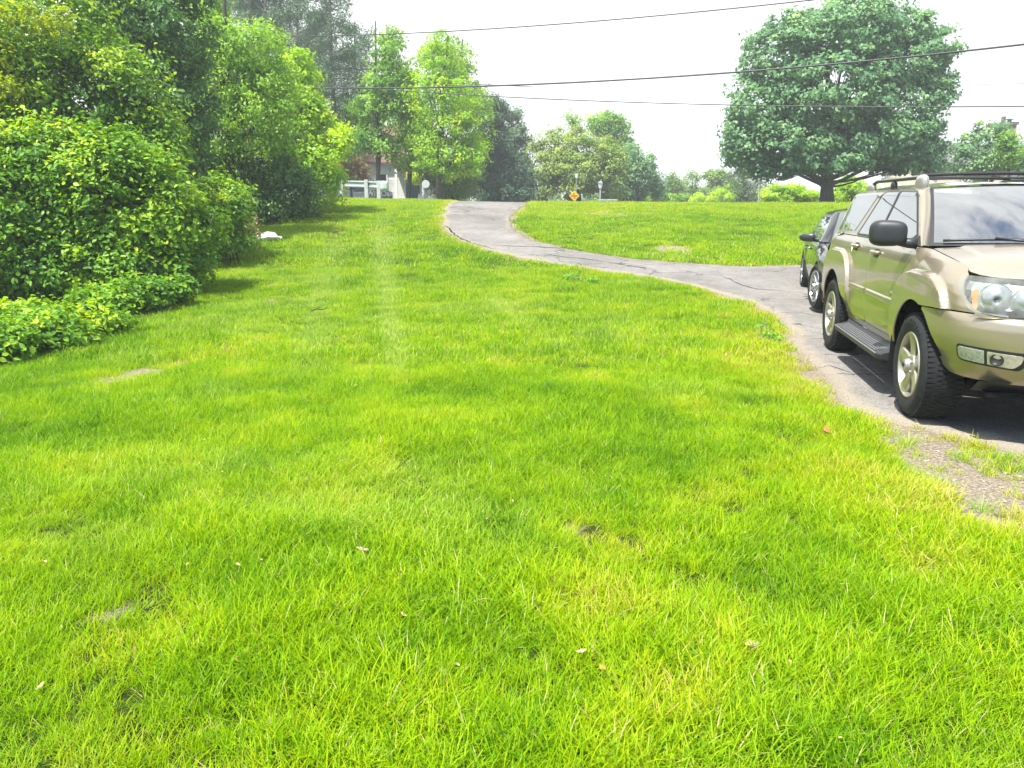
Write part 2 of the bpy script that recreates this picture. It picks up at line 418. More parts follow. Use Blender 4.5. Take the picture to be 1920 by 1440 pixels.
gy = np.r_[np.arange(-40, -2, 2.0), np.arange(-2, 12, 0.16), np.arange(12, 52, 0.35), 52 * 1.12 ** np.arange(0, 18)]
gx = np.r_[-(26 * 1.14 ** np.arange(20, 0, -1)), np.arange(-26, -6, 0.6), np.arange(-6, 7, 0.17), np.arange(7, 26, 0.6), 26 * 1.14 ** np.arange(0, 21)]
X, Y = np.meshgrid(gx, gy); nx = len(gx); ny = len(gy)
Z = ground_z(X, Y)
v = np.column_stack([X.ravel(), Y.ravel(), Z.ravel()])
idx = np.arange(nx * ny).reshape(ny, nx)
f = np.stack([idx[:-1, :-1], idx[:-1, 1:], idx[1:, 1:], idx[1:, :-1]], -1).reshape(-1, 4)
me = bpy.data.meshes.new('ground'); me.from_pydata(v.tolist(), [], f.tolist()); me.materials.append(m_grd)
me.polygons.foreach_set('use_smooth', [True] * len(me.polygons))
me.attributes.new('bare', 'FLOAT', 'POINT').data.foreach_set('value', bareness(v[:, 0], v[:, 1]))
grd = link('ground', me); tag(grd, 'gently rising lawn ground', kind='structure')

# the public road beyond the crest
m_road = plain('road_asphalt', (0.17, 0.165, 0.16), 0.9, var=0.25, scale=3)
xs = np.arange(-70, 71, 2.0)
R = np.array([[(x, y, ground_z(x, y) + 0.02) for y in np.arange(42.5, 49.6, 0.5)] for x in xs])
mb = MB(); mb.grid(R); tag(mb.build('road', m_road, smooth=True), 'public road beyond the lawn crest', kind='structure')
# centre line of the road
mb = MB(); mb.grid(np.array([[(x, y, ground_z(x, y) + 0.026) for y in (45.9, 46.02)] for x in xs])); tag(mb.build('road_marking', plain('yellow_road_paint', (0.7, 0.5, 0.06), 0.7)), kind='structure')

# ------------------------------------------------------------------ grass
m_grass, nt, out = newmat('grass_blades')
ai = N(nt, 'ShaderNodeAttribute', attribute_type='INSTANCER', attribute_name='tone')
ap = N(nt, 'ShaderNodeAttribute', attribute_type='INSTANCER', attribute_name='pale')
ab = N(nt, 'ShaderNodeAttribute', attribute_name='blade')
t = math_n(nt, 'ADD', ai.outputs['Fac'], math_n(nt, 'MULTIPLY', math_n(nt, 'SUBTRACT', ab.outputs['Fac'], 0.5), 0.55), clamp=True)
c = ramp(nt, t, [(0.0, (0.070, 0.200, 0.003)), (0.25, (0.150, 0.315, 0.003)), (0.5, (0.250, 0.425, 0.003)), (0.75, (0.350, 0.480, 0.004)), (0.9, (0.44, 0.48, 0.012)), (1.0, (0.50, 0.45, 0.09))]).outputs[0]
c = mixc(nt, math_n(nt, 'MULTIPLY', ap.outputs['Fac'], 0.75), c, (0.41, 0.52, 0.12))
straw = ramp(nt, ab.outputs['Fac'], [(0.972, (0, 0, 0)), (0.976, (1, 1, 1))]).outputs[0]
c = mixc(nt, math_n(nt, 'MULTIPLY', straw, 0.8), c, (0.55, 0.47, 0.25))
p = N(nt, 'ShaderNodeBsdfPrincipled', Roughness=0.5); p.inputs['Specular IOR Level'].default_value = 0.12; L(nt, c, p.inputs['Base Color'])
tr = N(nt, 'ShaderNodeBsdfTranslucent'); hs = N(nt, 'ShaderNodeHueSaturation'); hs.inputs['Value'].default_value = 1.25; hs.inputs['Saturation'].default_value = 1.05; L(nt, c, hs.inputs['Color']); L(nt, hs.outputs[0], tr.inputs['Color'])
mx = N(nt, 'ShaderNodeMixShader'); mx.inputs[0].default_value = 0.4
L(nt, p.outputs[0], mx.inputs[1]); L(nt, tr.outputs[0], mx.inputs[2]); L(nt, mx.outputs[0], out.inputs[0])

def tuft_mesh(name, n, rad, ln, wd, seg, lay):
    """one small tuft: n bent blades"""
    V = []; Fc = []; B = []
    for i in range(n):
        a = random.uniform(0, 2 * PI); r = rad * math.sqrt(random.random()); bx, by = r * math.cos(a), r * math.sin(a)
        d = random.uniform(0, 2 * PI); dx, dy = math.cos(d) + lay, math.sin(d) * 1.0
        q = math.hypot(dx, dy) + 1e-6; dx /= q; dy /= q
        l = ln * random.uniform(0.5, 1.25); w = wd * random.uniform(0.7, 1.3); lean = random.uniform(0.15, 0.95); curl = random.uniform(0.2, 1.1)
        tw = random.uniform(-0.7, 0.7); sx, sy = -dy * math.cos(tw) + dx * math.sin(tw), dx * math.cos(tw) + dy * math.sin(tw)
        x, y, z = bx, by, -0.01; k = len(V)
        for s in range(seg + 1):
            u = s / seg; ww = w * (1 - u ** 1.6) * 0.5 + (0 if s == seg else 0.0004)
            if s == seg: V.append((x, y, z))
            else: V += [(x - sx * ww, y - sy * ww, z), (x + sx * ww, y + sy * ww, z)]
            th = lean + curl * u; st = l / seg
            x += dx * math.sin(th) * st; y += dy * math.sin(th) * st; z += math.cos(th) * st
        bt = random.random()
        for s in range(seg):
            if s < seg - 1: Fc.append((k + 2 * s, k + 2 * s + 1, k + 2 * s + 3, k + 2 * s + 2))
            else: Fc.append((k + 2 * s, k + 2 * s + 1, k + 2 * s + 2))
            B.append(bt)
    me = bpy.data.meshes.new(name); me.from_pydata(V, [], Fc); me.materials.append(m_grass)
    me.attributes.new('blade', 'FLOAT', 'FACE').data.foreach_set('value', B)
    return bpy.data.objects.new(name, me)

def grass_field(name, x, y, tufts, scale, tone, pale, lean_amp=0.18):
    n = len(x)
    me = bpy.data.meshes.new(name); me.from_pydata(np.column_stack([x, y, ground_z(x, y)]).tolist(), [], [])
    lx = (fbm(x, y, 0.9, 41) - 0.5) * lean_amp * 4; ly = (fbm(x, y, 0.9, 43) - 0.5) * lean_amp * 4
    rot = np.column_stack([lx + RNG.normal(0, .08, n), ly + RNG.normal(0, .08, n), RNG.uniform(0, 2 * PI, n)])
    me.attributes.new('rot', 'FLOAT_VECTOR', 'POINT').data.foreach_set('vector', rot.ravel())
    me.attributes.new('size', 'FLOAT', 'POINT').data.foreach_set('value', scale)
    me.attributes.new('tone', 'FLOAT', 'POINT').data.foreach_set('value', tone)
    me.attributes.new('pale', 'FLOAT', 'POINT').data.foreach_set('value', pale)
    me.attributes.new('pick', 'INT', 'POINT').data.foreach_set('value', RNG.integers(0, len(tufts), n).astype(np.int32))
    o = link(name, me)
    ng = bpy.data.node_groups.new(name + '_scatter', 'GeometryNodeTree')
    ng.interface.new_socket('Geometry', in_out='INPUT', socket_type='NodeSocketGeometry'); ng.interface.new_socket('Geometry', in_out='OUTPUT', socket_type='NodeSocketGeometry')
    gi = ng.nodes.new('NodeGroupInput'); go = ng.nodes.new('NodeGroupOutput')
    ip = ng.nodes.new('GeometryNodeInstanceOnPoints'); jn = ng.nodes.new('GeometryNodeJoinGeometry')
    for t in reversed(tufts):
        oi = ng.nodes.new('GeometryNodeObjectInfo'); oi.inputs['Object'].default_value = t
        ti = ng.nodes.new('GeometryNodeGeometryToInstance'); ng.links.new(oi.outputs['Geometry'], ti.inputs[0]); ng.links.new(ti.outputs[0], jn.inputs[0])
    def attr(nm, dt):
        a = ng.nodes.new('GeometryNodeInputNamedAttribute'); a.data_type = dt; a.inputs['Name'].default_value = nm; return a.outputs['Attribute']
    ng.links.new(gi.outputs[0], ip.inputs['Points']); ng.links.new(jn.outputs[0], ip.inputs['Instance'])
    ip.inputs['Pick Instance'].default_value = True; ng.links.new(attr('pick', 'INT'), ip.inputs['Instance Index'])
    er = ng.nodes.new('FunctionNodeEulerToRotation'); ng.links.new(attr('rot', 'FLOAT_VECTOR'), er.inputs[0]); ng.links.new(er.outputs[0], ip.inputs['Rotation'])
    cx = ng.nodes.new('ShaderNodeCombineXYZ'); s = attr('size', 'FLOAT')
    for i in range(3): ng.links.new(s, cx.inputs[i])
    ng.links.new(cx.outputs[0], ip.inputs['Scale']); ng.links.new(ip.outputs[0], go.inputs[0])
    o.modifiers.new('scatter', 'NODES').node_group = ng
    return o

T_NEAR = [tuft_mesh('tuft', 25, 0.060, 0.092, 0.0036, 3, 0.45) for _ in range(12)]
T_MID = [tuft_mesh('tuft', 26, 0.10, 0.09, 0.0072, 2, 0.3) for _ in range(6)]
T_FAR = [tuft_mesh('tuft', 26, 0.17, 0.085, 0.012, 2, 0.3) for _ in range(6)]

def lawn_points(y0, y1, dens, margin):
    A = np.array([[-(0.72 * y1 + margin)], [0.72 * y1 + margin]]).ravel()
    n = int((A[1] - A[0]) * (y1 - y0) * dens)
    x = RNG.uniform(A[0], A[1], n); y = RNG.uniform(y0, y1, n)
    k = np.abs(x) < 0.72 * y + margin
    x, y = x[k], y[k]
    k = ~in_poly(x, y, DRIVE); x, y = x[k], y[k]
    return x, y

def grass_attrs(x, y, keep_pow=1.0):
    b = bareness(x, y)
    keep = RNG.random(len(x)) > np.clip(b * 1.28, 0, 0.94) ** keep_pow
    x, y, b = x[keep], y[keep], b[keep]
    big = fbm(x, y, 2.6, 51, 3); sm = fbm(x, y, 0.5, 61, 2); huge = fbm(x, y, 9.0, 71, 2)
    sm2 = fbm(x, y, 0.28, 67, 2)
    tone = 0.455 + (big - 0.5) * 0.34 + (sm - 0.5) * 0.52 + (sm2 - 0.5) * 0.45 + (huge - 0.5) * 0.15 + RNG.normal(0, 0.05, len(x)) + b * 0.40
    # the strip beside the verge is yellower, the grass by the shrubs greener
    dv = d_line(x, y, VERGE); tone += 0.22 * np.clip(1 - dv / 0.9, 0, 1)
    tone -= 0.18 * np.clip((-x - 2.6) / 2.5, 0, 1) * np.clip(1 - (y - 9) / 6, 0, 1)
    tone += 0.14 * np.clip((y - 24) / 8, 0, 1)
    tone += 0.35 * np.clip(1 - d_line(x, y, EDGE_NEAR) / 0.45, 0, 1) * np.clip((y - 9) / 3, 0, 1)
    pale = np.zeros(len(x))
    for (P, w), st in zip(STREAKS, (.85, .5, .42, .33, .45)):
        ww = w * np.clip(y / 9, 0.6, 2.2)
        ends = np.minimum(sstep(np.hypot(x - P[0][0], y - P[0][1]) / (.22 * y)), sstep(np.hypot(x - P[-1][0], y - P[-1][1]) / (.22 * y)))
        pale = np.maximum(pale, ends * st * (1 - sstep(d_line(x, y, P) / (ww * 1.35))) * (0.25 + 1.1 * fbm(x, y, 0.35, 87)))
    pale += 0.25 * sstep((fbm(x, y, 1.3, 81) - 0.55) / 0.2)
    hgt = 0.42 + 1.2 * fbm(x, y, 0.5, 91, 2) - 0.25 * b
    return x, y, np.clip(tone, 0.02, 0.98), np.clip(pale, 0, 1), hgt

for nm, y0, y1, dens, marg, tufts, sc in (('lawn_grass', 1.1, 7.5, 740, 1.2, T_NEAR, 1.0), ('lawn_grass', 7.5, 16, 250, 1.0, T_MID, 1.0), ('lawn_grass', 16, 39.5, 70, 0.8, T_FAR, 1.1)):
    x, y = lawn_points(y0, y1, dens, marg)
    x, y, tone, pale, hgt = grass_attrs(x, y)
    o = grass_field(nm, x, y, tufts, hgt * sc, tone, pale)
    tag(o, {1.1: 'bright green lawn grass with long blades by the photographer', 7.5: 'mown green lawn beside the parked cars and shrubs', 16: 'sunlit yellow-green grass up the slope to the crest'}[y0], 'grass', kind='stuff')

# pebbles and broken asphalt along the drive's rim
V0 = np.array([(1, 0, 0), (-1, 0, 0), (0, 1, 0), (0, -1, 0), (0, 0, 1), (0, 0, -1.0)])
F0 = [(0, 2, 4), (2, 1, 4), (1, 3, 4), (3, 0, 4), (2, 0, 5), (1, 2, 5), (3, 1, 5), (0, 3, 5)]
mb = MB()
n = 22000; x = RNG.uniform(2.2, 8, n); y = RNG.uniform(2.2, 13, n)
b = bareness(x, y); k = (~in_poly(x, y, DRIVE) | (d_line(x, y, EDGE_NEAR) < 0.22)) & (b > 0.33) & (RNG.random(n) < 0.9); x, y = x[k], y[k]
for xx, yy in zip(x, y):
    s = 0.003 + 0.011 * random.random() ** 3
    mb.add(V0 * np.array([s * random.uniform(.7, 1.5), s * random.uniform(.7, 1.3), s * .6]) @ np.array(Matrix.Rotation(random.uniform(0, 6.3), 3, 'Z')) + np.array([xx, yy, float(ground_z(xx, yy)) + s * 0.3 + (0.02 if in_poly(np.array([xx]), np.array([yy]), DRIVE)[0] else 0)]), F0)
m_peb = plain('pebbles', (0.30, 0.27, 0.22), 0.9, var=0.6, scale=40)
tag(mb.build('gravel', m_peb), 'loose pebbles and grit along the asphalt rim', 'gravel', kind='stuff')
LEAF_GAIN = 1.75
# ------------------------------------------------------------------ leaves, trunks, crowns

def leaf_object(name, C, Nn, size, tint, mat, parent, aspect=0.55, detailed=False, droop=0.25, loc=(0, 0, 0)):
    n = len(C); Nn = unit(Nn)
    t = unit(np.cross(Nn, unit(RNG.normal(size=(n, 3))))); t[:, 2] -= droop; t = unit(t)
    s = unit(np.cross(Nn, t)); Nn = np.cross(t, s)
    Lh = (size * 0.5)[:, None]; W = (size * 0.5 * aspect * RNG.uniform(0.8, 1.2, n))[:, None]; fo = W * RNG.uniform(0.1, 0.5, (n, 1))
    C = C - np.array(loc)
    if detailed:
        P = np.stack([C - t * Lh, C - t * Lh * .35 + s * W + Nn * fo, C + t * Lh * .3 + s * W * .8 + Nn * fo, C + t * Lh - Nn * fo * .5, C + t * Lh * .3 - s * W * .8 + Nn * fo, C - t * Lh * .35 - s * W + Nn * fo], 1)
        q = np.array([[0, 1, 2, 3], [0, 3, 4, 5]])
    else:
        P = np.stack([C - t * Lh, C + s * W + Nn * fo, C + t * Lh - Nn * fo * .5, C - s * W + Nn * fo], 1)
        q = np.array([[0, 1, 2, 3]])
    k = P.shape[1]; nf = len(q)
    loops = (np.arange(n)[:, None, None] * k + q[None]).reshape(-1).astype(np.int32)
    me = bpy.data.meshes.new(name)
    me.vertices.add(n * k); me.vertices.foreach_set('co', P.reshape(-1).astype(np.float32))
    me.loops.add(len(loops)); me.loops.foreach_set('vertex_index', loops)
    me.polygons.add(n * nf); me.polygons.foreach_set('loop_start', (np.arange(n * nf) * 4).astype(np.int32))
    try: me.polygons.foreach_set('loop_total', np.full(n * nf, 4, np.int32))
    except Exception: pass
    me.update(calc_edges=True); me.materials.append(mat)
    me.attributes.new('tint', 'FLOAT', 'FACE').data.foreach_set('value', np.repeat(np.clip(tint, 0, 1), nf).astype(np.float32))
    return link(name, me, parent)

def blob(px, py, Y, rx, ry, deep=1.0, w=1.0):
    """an egg of foliage: centre seen at a photo pixel, at distance Y, radii given as they look"""
    c = at(px, py, Y); k = Y / F_PX
    return (c, np.array([rx * k, max(rx, ry) * k * deep, ry * k]), w)

def sample_clumps(blobs, n, lo=0.45, lump=1.0):
    vol = np.array([b[2] * (b[1][0] * b[1][2] + b[1][0] * b[1][1] + b[1][1] * b[1][2]) for b in blobs]); cnt = np.maximum(1, (n * vol / vol.sum()).astype(int))
    P = []; O = []
    for (c, r, w), m in zip(blobs, cnt):
        d = unit(RNG.normal(size=(m, 3))); f = (lo ** 3 + (1 - lo ** 3) * RNG.random(m)) ** (1 / 3)
        # uneven outline: lumps, hollows and stray shoots
        w1, w2 = RNG.normal(size=(2, 3)) * 2.6; ph = RNG.uniform(0, 6.3, 2)
        f = f * (0.88 + 0.17 * lump * np.sin(d @ w1 + ph[0]) * np.cos(d @ w2 + ph[1]) + 0.22 * lump * (RNG.random(m) - .5) + .06 * (1 - lump))
        f = np.where(RNG.random(m) < .07, f * RNG.uniform(1.02, 1.2, m), f)
        P.append(c + d * r * f[:, None]); O.append(unit(d / r))
    return np.vstack(P), np.vstack(O)

def foliage(name, blobs, mat, parent, loc, clumps, per, clump_r, leaf, tint=0.5, tvar=0.22, up=0.55, aspect=0.55, detailed=False, lo=0.45, flat=0.7, droop=0.25, ground=True, ctv=0.14, shrink=0.5, lump=1.0):
    P, O = sample_clumps(blobs, clumps, lo, lump)
    m = len(P); cr = clump_r * RNG.uniform(0.5, 1.55, m); ct = RNG.normal(0, ctv, m)
    C = np.repeat(P, per, 0); OO = np.repeat(O, per, 0); R = np.repeat(cr, per)
    off = unit(RNG.normal(size=C.shape)) * (RNG.random(len(C)) ** shrink * R)[:, None]; off[:, 2] *= flat
    C = C + off
    Nn = OO * 0.5 + np.array([0, 0, up]) + off / R[:, None] * 0.45 + RNG.normal(0, 0.42, C.shape)
    sz = leaf * RNG.uniform(0.65, 1.3, len(C)); T = tint + np.repeat(ct, per) + RNG.normal(0, tvar * 0.5, len(C))
    if ground:
        k = C[:, 2] > ground_z(C[:, 0], C[:, 1]) + 0.02; C, Nn, sz, T = C[k], Nn[k], sz[k], T[k]
    o = leaf_object(name, C, Nn, sz, T, mat, parent, aspect, detailed, droop, loc)
    return o, P

m_bark = plain('bark', (0.075, 0.062, 0.050), 0.9, var=0.5, scale=14, bmp=0.8)
m_bark_grey = plain('grey_bark', (0.13, 0.115, 0.10), 0.9, var=0.45, scale=10, bmp=0.8)
m_twig = plain('dry_twigs', (0.24, 0.17, 0.11), 0.85, var=0.4, scale=20)

def limbs(name, base, top, r0, r1, clumps, parent, loc, mat, nl=14, start=0.3, r_l=0.35, stems=1, spread=0.3, twigs=0, n=8, rise=0.35, minh=0.0):
    """trunk (or several stems) with limbs that run out to the foliage clumps: one tapered mesh"""
    mb = MB(); base = np.array(base, float); top = np.array(top, float); loc = np.array(loc)
    lines = []
    H = np.linalg.norm(top - base)
    for s in range(stems):
        b = base + (np.array([random.uniform(-1, 1), random.uniform(-1, 1), 0]) * spread * 0.25 if stems > 1 else 0)
        tp = top + (np.array([random.uniform(-1, 1), random.uniform(-1, 1), 0]) * spread * H * 0.35 if stems > 1 else 0)
        t = np.linspace(0, 1, 12)[:, None]
        P = b + (tp - b) * t + np.column_stack([np.cumsum(RNG.normal(0, H * .008, 12)), np.cumsum(RNG.normal(0, H * .008, 12)), np.zeros(12)]) * t
        P[0, 2] -= 0.15
        k = 1 if stems == 1 else random.uniform(0.6, 1.0)
        R = (r0 + (r1 - r0) * t[:, 0]) * k; R[0] *= 1.45; R[1] *= 1.12
        mb.tube(P - loc, R, max(n, 8)); lines.append((P, R))
    if len(clumps):
        if minh > 0: clumps = clumps[clumps[:, 2] > base[2] + minh * H]
        sel = clumps[RNG.choice(len(clumps), min(nl + twigs, len(clumps)), replace=False)]
        for i, c in enumerate(sel):
            P, R = lines[i % len(lines)]
            hz = np.clip((c[2] - base[2]) / (H + 1e-6) * (1 - rise) - 0.05 + random.uniform(-.1, .05), start, 0.93)
            j = hz * (len(P) - 1); a = P[int(j)] * (1 - j % 1) + P[min(int(j) + 1, len(P) - 1)] * (j % 1)
            rr = np.interp(hz, np.linspace(0, 1, len(P)), R) * (r_l if i < nl else r_l * 0.4) * random.uniform(.7, 1.1)
            q = np.linspace(0, 1, 7)[:, None]; d = c - a
            mid = a + d * 0.5 + np.array([0, 0, -0.12 * abs(np.linalg.norm(d[:2]))]) + RNG.normal(0, 0.05, 3) * np.linalg.norm(d)
            B = (1 - q) ** 2 * a + 2 * q * (1 - q) * mid + q ** 2 * c
            mb.tube(B - loc, rr * (1 - 0.88 * q[:, 0]), 5, caps=False)
    return mb.build(name, mat, parent, smooth=True)

def gpos(px, Y):
    x = (px - 960.0) / F_PX * Y / (math.cos(PITCH) + (720 - 379) / F_PX * math.sin(PITCH))
    return np.array([x, Y, float(ground_z(x, Y))])

def tree(name, label, base_px, Y, blobs, leafm, trunk=(0.18, 0.04), top=None, bark=None, group=None, cat='tree', nl=14, start=0.3, stems=1, spread=0.3, twigs=0, rise=0.35, r_l=0.35, crown='crown', minh=0.0, **kw):
    b = gpos(base_px, Y)
    root = empty(name, tuple(b)); tag(root, label, cat, group)
    fo, P = foliage(crown, blobs, leafm, root, b, **kw)
    zt = max(c[2] + r[2] * 0.8 for c, r, w in blobs) if top is None else at(*top, Y)[2]
    xt = np.mean([c[0] for c, r, w in blobs]) if top is None else at(*top, Y)[0]
    tp = np.array([b[0] + (xt - b[0]) * 0.8, b[1], zt])
    limbs('trunk' if stems == 1 else 'stems', b, tp, trunk[0], trunk[1], P, root, b, bark or m_bark, nl, start, r_l, stems, spread, twigs, rise=rise, minh=minh)
    return root

# leaf colours
G_VINE = leaf_mat('vine_leaves', [(0.0, (0.030, 0.085, 0.010)), (0.35, (0.070, 0.165, 0.012)), (0.62, (0.150, 0.255, 0.014)), (0.85, (0.26, 0.34, 0.018)), (1.0, (0.40, 0.42, 0.03))], trans=0.35, rough=0.45, spec=0.25, patch=0.16, pscale=0.9)
G_DARK = leaf_mat('ivy_leaves', [(0.0, (0.026, 0.070, 0.022)), (0.5, (0.060, 0.138, 0.030)), (0.85, (0.115, 0.21, 0.032)), (1.0, (0.20, 0.28, 0.035))], trans=0.28, rough=0.45, spec=0.3, patch=0.1)
G_LIME = leaf_mat('lime_leaves', [(0.0, (0.07, 0.17, 0.012)), (0.4, (0.16, 0.29, 0.016)), (0.75, (0.28, 0.39, 0.022)), (1.0, (0.44, 0.46, 0.04))], trans=0.5, rough=0.45)
G_YELL = leaf_mat('yellow_leaves', [(0.0, (0.08, 0.15, 0.008)), (0.5, (0.22, 0.27, 0.008)), (1.0, (0.42, 0.40, 0.012))], trans=0.5)
G_MID = leaf_mat('fresh_leaves', [(0.0, (0.045, 0.13, 0.020)), (0.5, (0.115, 0.23, 0.028)), (1.0, (0.25, 0.36, 0.045))], trans=0.45)
G_MAPLE = leaf_mat('maple_leaves', [(0.0, (0.050, 0.115, 0.060)), (0.5, (0.098, 0.190, 0.086)), (0.85, (0.155, 0.260, 0.105)), (1.0, (0.23, 0.33, 0.115))], trans=0.38, rough=0.45, spec=0.3, pscale=0.35)
G_PINE = leaf_mat('pine_needles', [(0.0, (0.030, 0.065, 0.035)), (0.5, (0.060, 0.105, 0.055)), (1.0, (0.115, 0.165, 0.085))], trans=0.2, rough=0.55, spec=0.3)
G_CEDAR = leaf_mat('cedar_needles', [(0.0, (0.022, 0.050, 0.030)), (0.5, (0.040, 0.080, 0.045)), (1.0, (0.075, 0.125, 0.06))], trans=0.15, rough=0.6, spec=0.3)
G_OLIVE = leaf_mat('olive_leaves', [(0.0, (0.065, 0.125, 0.025)), (0.5, (0.15, 0.22, 0.045)), (1.0, (0.29, 0.34, 0.08))], trans=0.4)
G_PALE = leaf_mat('pale_leaves', [(0.0, (0.07, 0.13, 0.04)), (0.5, (0.14, 0.22, 0.06)), (1.0, (0.26, 0.33, 0.10))], trans=0.45)
G_DRY = leaf_mat('dry_leaves', [(0.0, (0.12, 0.09, 0.04)), (0.5, (0.22, 0.17, 0.08)), (1.0, (0.34, 0.28, 0.14))], trans=0.3)
M_PETAL = plain('white_petals', (0.78, 0.76, 0.70), 0.6)

def blossoms(parent, loc, blobs, n, size, per=9, rad=0.06, mat=None):
    P, O = sample_clumps(blobs, n, 0.95); P = P + O * 0.05
    C = np.repeat(P, per, 0) + RNG.normal(0, rad, (len(P) * per, 3)); Nn = np.repeat(O, per, 0) + RNG.normal(0, .5, C.shape)
    k = C[:, 2] > ground_z(C[:, 0], C[:, 1]) + 0.1
    C, Nn = C[k], Nn[k]
    leaf_object('blossoms', C, Nn, np.full(len(C), size) * RNG.uniform(.7, 1.2, len(C)), np.full(len(C), .5), mat or M_PETAL, parent, 0.8, False, 0.0, loc)

def bush(name, label, base_px, Y, blobs, leafm, group=None, stems=5, r=0.03, cat='shrub', flowers=0, fsize=0.03, fper=9, frad=.06, fblobs=None, nl=26, **kw):
    b = gpos(base_px, Y); root = empty(name, tuple(b)); tag(root, label, cat, group)
    fo, P = foliage('foliage', blobs, leafm, root, b, **kw)
    zt = max(c[2] + r_[2] * 0.5 for c, r_, w in blobs); xt = np.mean([c[0] for c, r_, w in blobs]); yt = np.mean([c[1] for c, r_, w in blobs])
    limbs('stems', b, np.array([xt, yt, b[2] + max(0.3, (zt - b[2]) * .6)]), r, r * 0.3, P, root, b, m_bark, nl, 0.05, 0.5, stems, 0.8, 0)
    if flowers: blossoms(root, b, fblobs or blobs, flowers, fsize, fper, frad)
    return root
# ------------------------------------------------------------------ the overgrown bank of shrubs and trees
# low brambles at the lawn's edge
bush('bramble', 'low leafy bramble patch at the lawn edge with the grass curling round it', 40, 8.0,
     [blob(-90, 650, 7.7, 110, 80), blob(10, 648, 7.9, 76, 52), blob(100, 634, 8.4, 74, 42), blob(180, 615, 9.2, 62, 32), blob(40, 600, 9.0, 110, 32)],
     G_VINE, clumps=310, per=67, clump_r=0.201, leaf=0.078, tint=0.46, detailed=True, up=0.8, lo=0.3, cat='bramble', group='shrubs of the bank', stems=9, r=0.008)
bush('bramble', 'small leafy bramble clump below the large vine-covered bush', 285, 11.0,
     [blob(250, 555, 11.2, 70, 30), blob(320, 545, 11.8, 40, 28), blob(200, 565, 10.6, 60, 26)],
     G_VINE, clumps=150, per=54, clump_r=0.189, leaf=0.080, tint=0.42, detailed=True, up=0.8, lo=0.3, cat='bramble', group='shrubs of the bank', stems=7, r=0.008)
# the big bush under vines
bush('vine_covered_bush', 'large rounded bush smothered in vines with bright lime shoots', 210, 12.6,
     [blob(60, 400, 12.6, 150, 140, .8), blob(190, 370, 12.6, 130, 120, .8), blob(290, 400, 12.9, 108, 100, .8), blob(350, 430, 13.4, 52, 60), blob(-60, 420, 12.0, 130, 170, .8),
      blob(230, 490, 12.6, 130, 62, .7), blob(330, 500, 13.2, 62, 52, .8), blob(100, 300, 12.9, 120, 72), blob(90, 505, 12.0, 120, 70, .6)],
     G_VINE, clumps=850, per=98, clump_r=0.33, leaf=0.086, tint=0.44, ctv=0.17, detailed=True, up=0.7, lo=0.6, cat='bush', group='shrubs of the bank', stems=12, r=0.03, nl=50,
     flowers=26, fsize=0.03, fblobs=[blob(330, 435, 13.0, 70, 50, .6)], fper=7, frad=0.05)
# vine mass behind it
bush('vine_curtain', 'tall vines with yellow new leaves hanging over the bank', 80, 15.5,
     [blob(40, 190, 15.0, 140, 130, .7), blob(170, 180, 15.4, 120, 110, .7), blob(250, 230, 15.6, 80, 70, .8), blob(300, 280, 15.6, 60, 60, .8), blob(90, 60, 15.8, 130, 90, .7), blob(-80, 150, 15.0, 120, 200, .7), blob(120, 330, 15.4, 200, 120, .5)],
     G_VINE, clumps=800, per=95, clump_r=0.41, leaf=0.100, tint=0.42, ctv=0.2, up=0.6, lo=0.6, cat='vine', group='shrubs of the bank', stems=10, r=0.05,
     flowers=40, fsize=0.045, fblobs=[blob(110, 60, 15.3, 60, 60, .5), blob(150, 145, 15.0, 40, 20, .5), blob(230, 165, 15.2, 60, 20, .5)], fper=10, frad=0.09)
bush('yellow_vine', 'bright yellow leafed vine shoots in the bank', 15, 14.2,
     [blob(8, 160, 14.0, 34, 44), blob(20, 30, 14.4, 40, 34), blob(70, 50, 14.6, 46, 22), blob(118, 42, 14.6, 20, 26), blob(-50, 90, 14.2, 70, 60)],
     G_YELL, clumps=80, per=40, clump_r=0.236, leaf=0.085, tint=0.30, up=0.6, lo=0.4, cat='vine', group='shrubs of the bank', stems=4, r=0.02, nl=14)
# dark ivy-clad tree
tree('ivy_clad_tree', 'dark tree wrapped in ivy rising out of the vine curtain', 262, 20.0,
     [blob(250, 40, 20, 70, 150), blob(300, 150, 20, 62, 130), blob(205, 20, 20, 52, 90), blob(340, 40, 20, 54, 110), blob(150, -60, 20, 120, 80), blob(300, -90, 20, 110, 90), blob(355, 190, 20, 40, 90), blob(310, 290, 20, 80, 80)],
     G_DARK, trunk=(0.3, 0.08), clumps=950, per=49, clump_r=0.354, leaf=0.12, tint=0.42, up=0.35, lo=0.55, group='trees of the bank', cat='tree')
# the lacy light tree
tree('locust_tree', 'tall feathery light green tree beside the dark ivy tree', 430, 24.0,
     [blob(430, 150, 24, 80, 70), blob(470, 90, 24, 70, 50), blob(395, 80, 24, 50, 60), blob(480, 220, 24, 80, 80), blob(400, 240, 24, 70, 80), blob(380, 10, 24.5, 50, 50), blob(520, 150, 24, 50, 46)],
     G_MID, trunk=(0.2, 0.04), clumps=525, per=45, clump_r=0.401, leaf=0.13, tint=0.62, aspect=0.42, up=0.5, lo=0.5, group='trees of the bank', nl=22, twigs=20, droop=0.5)
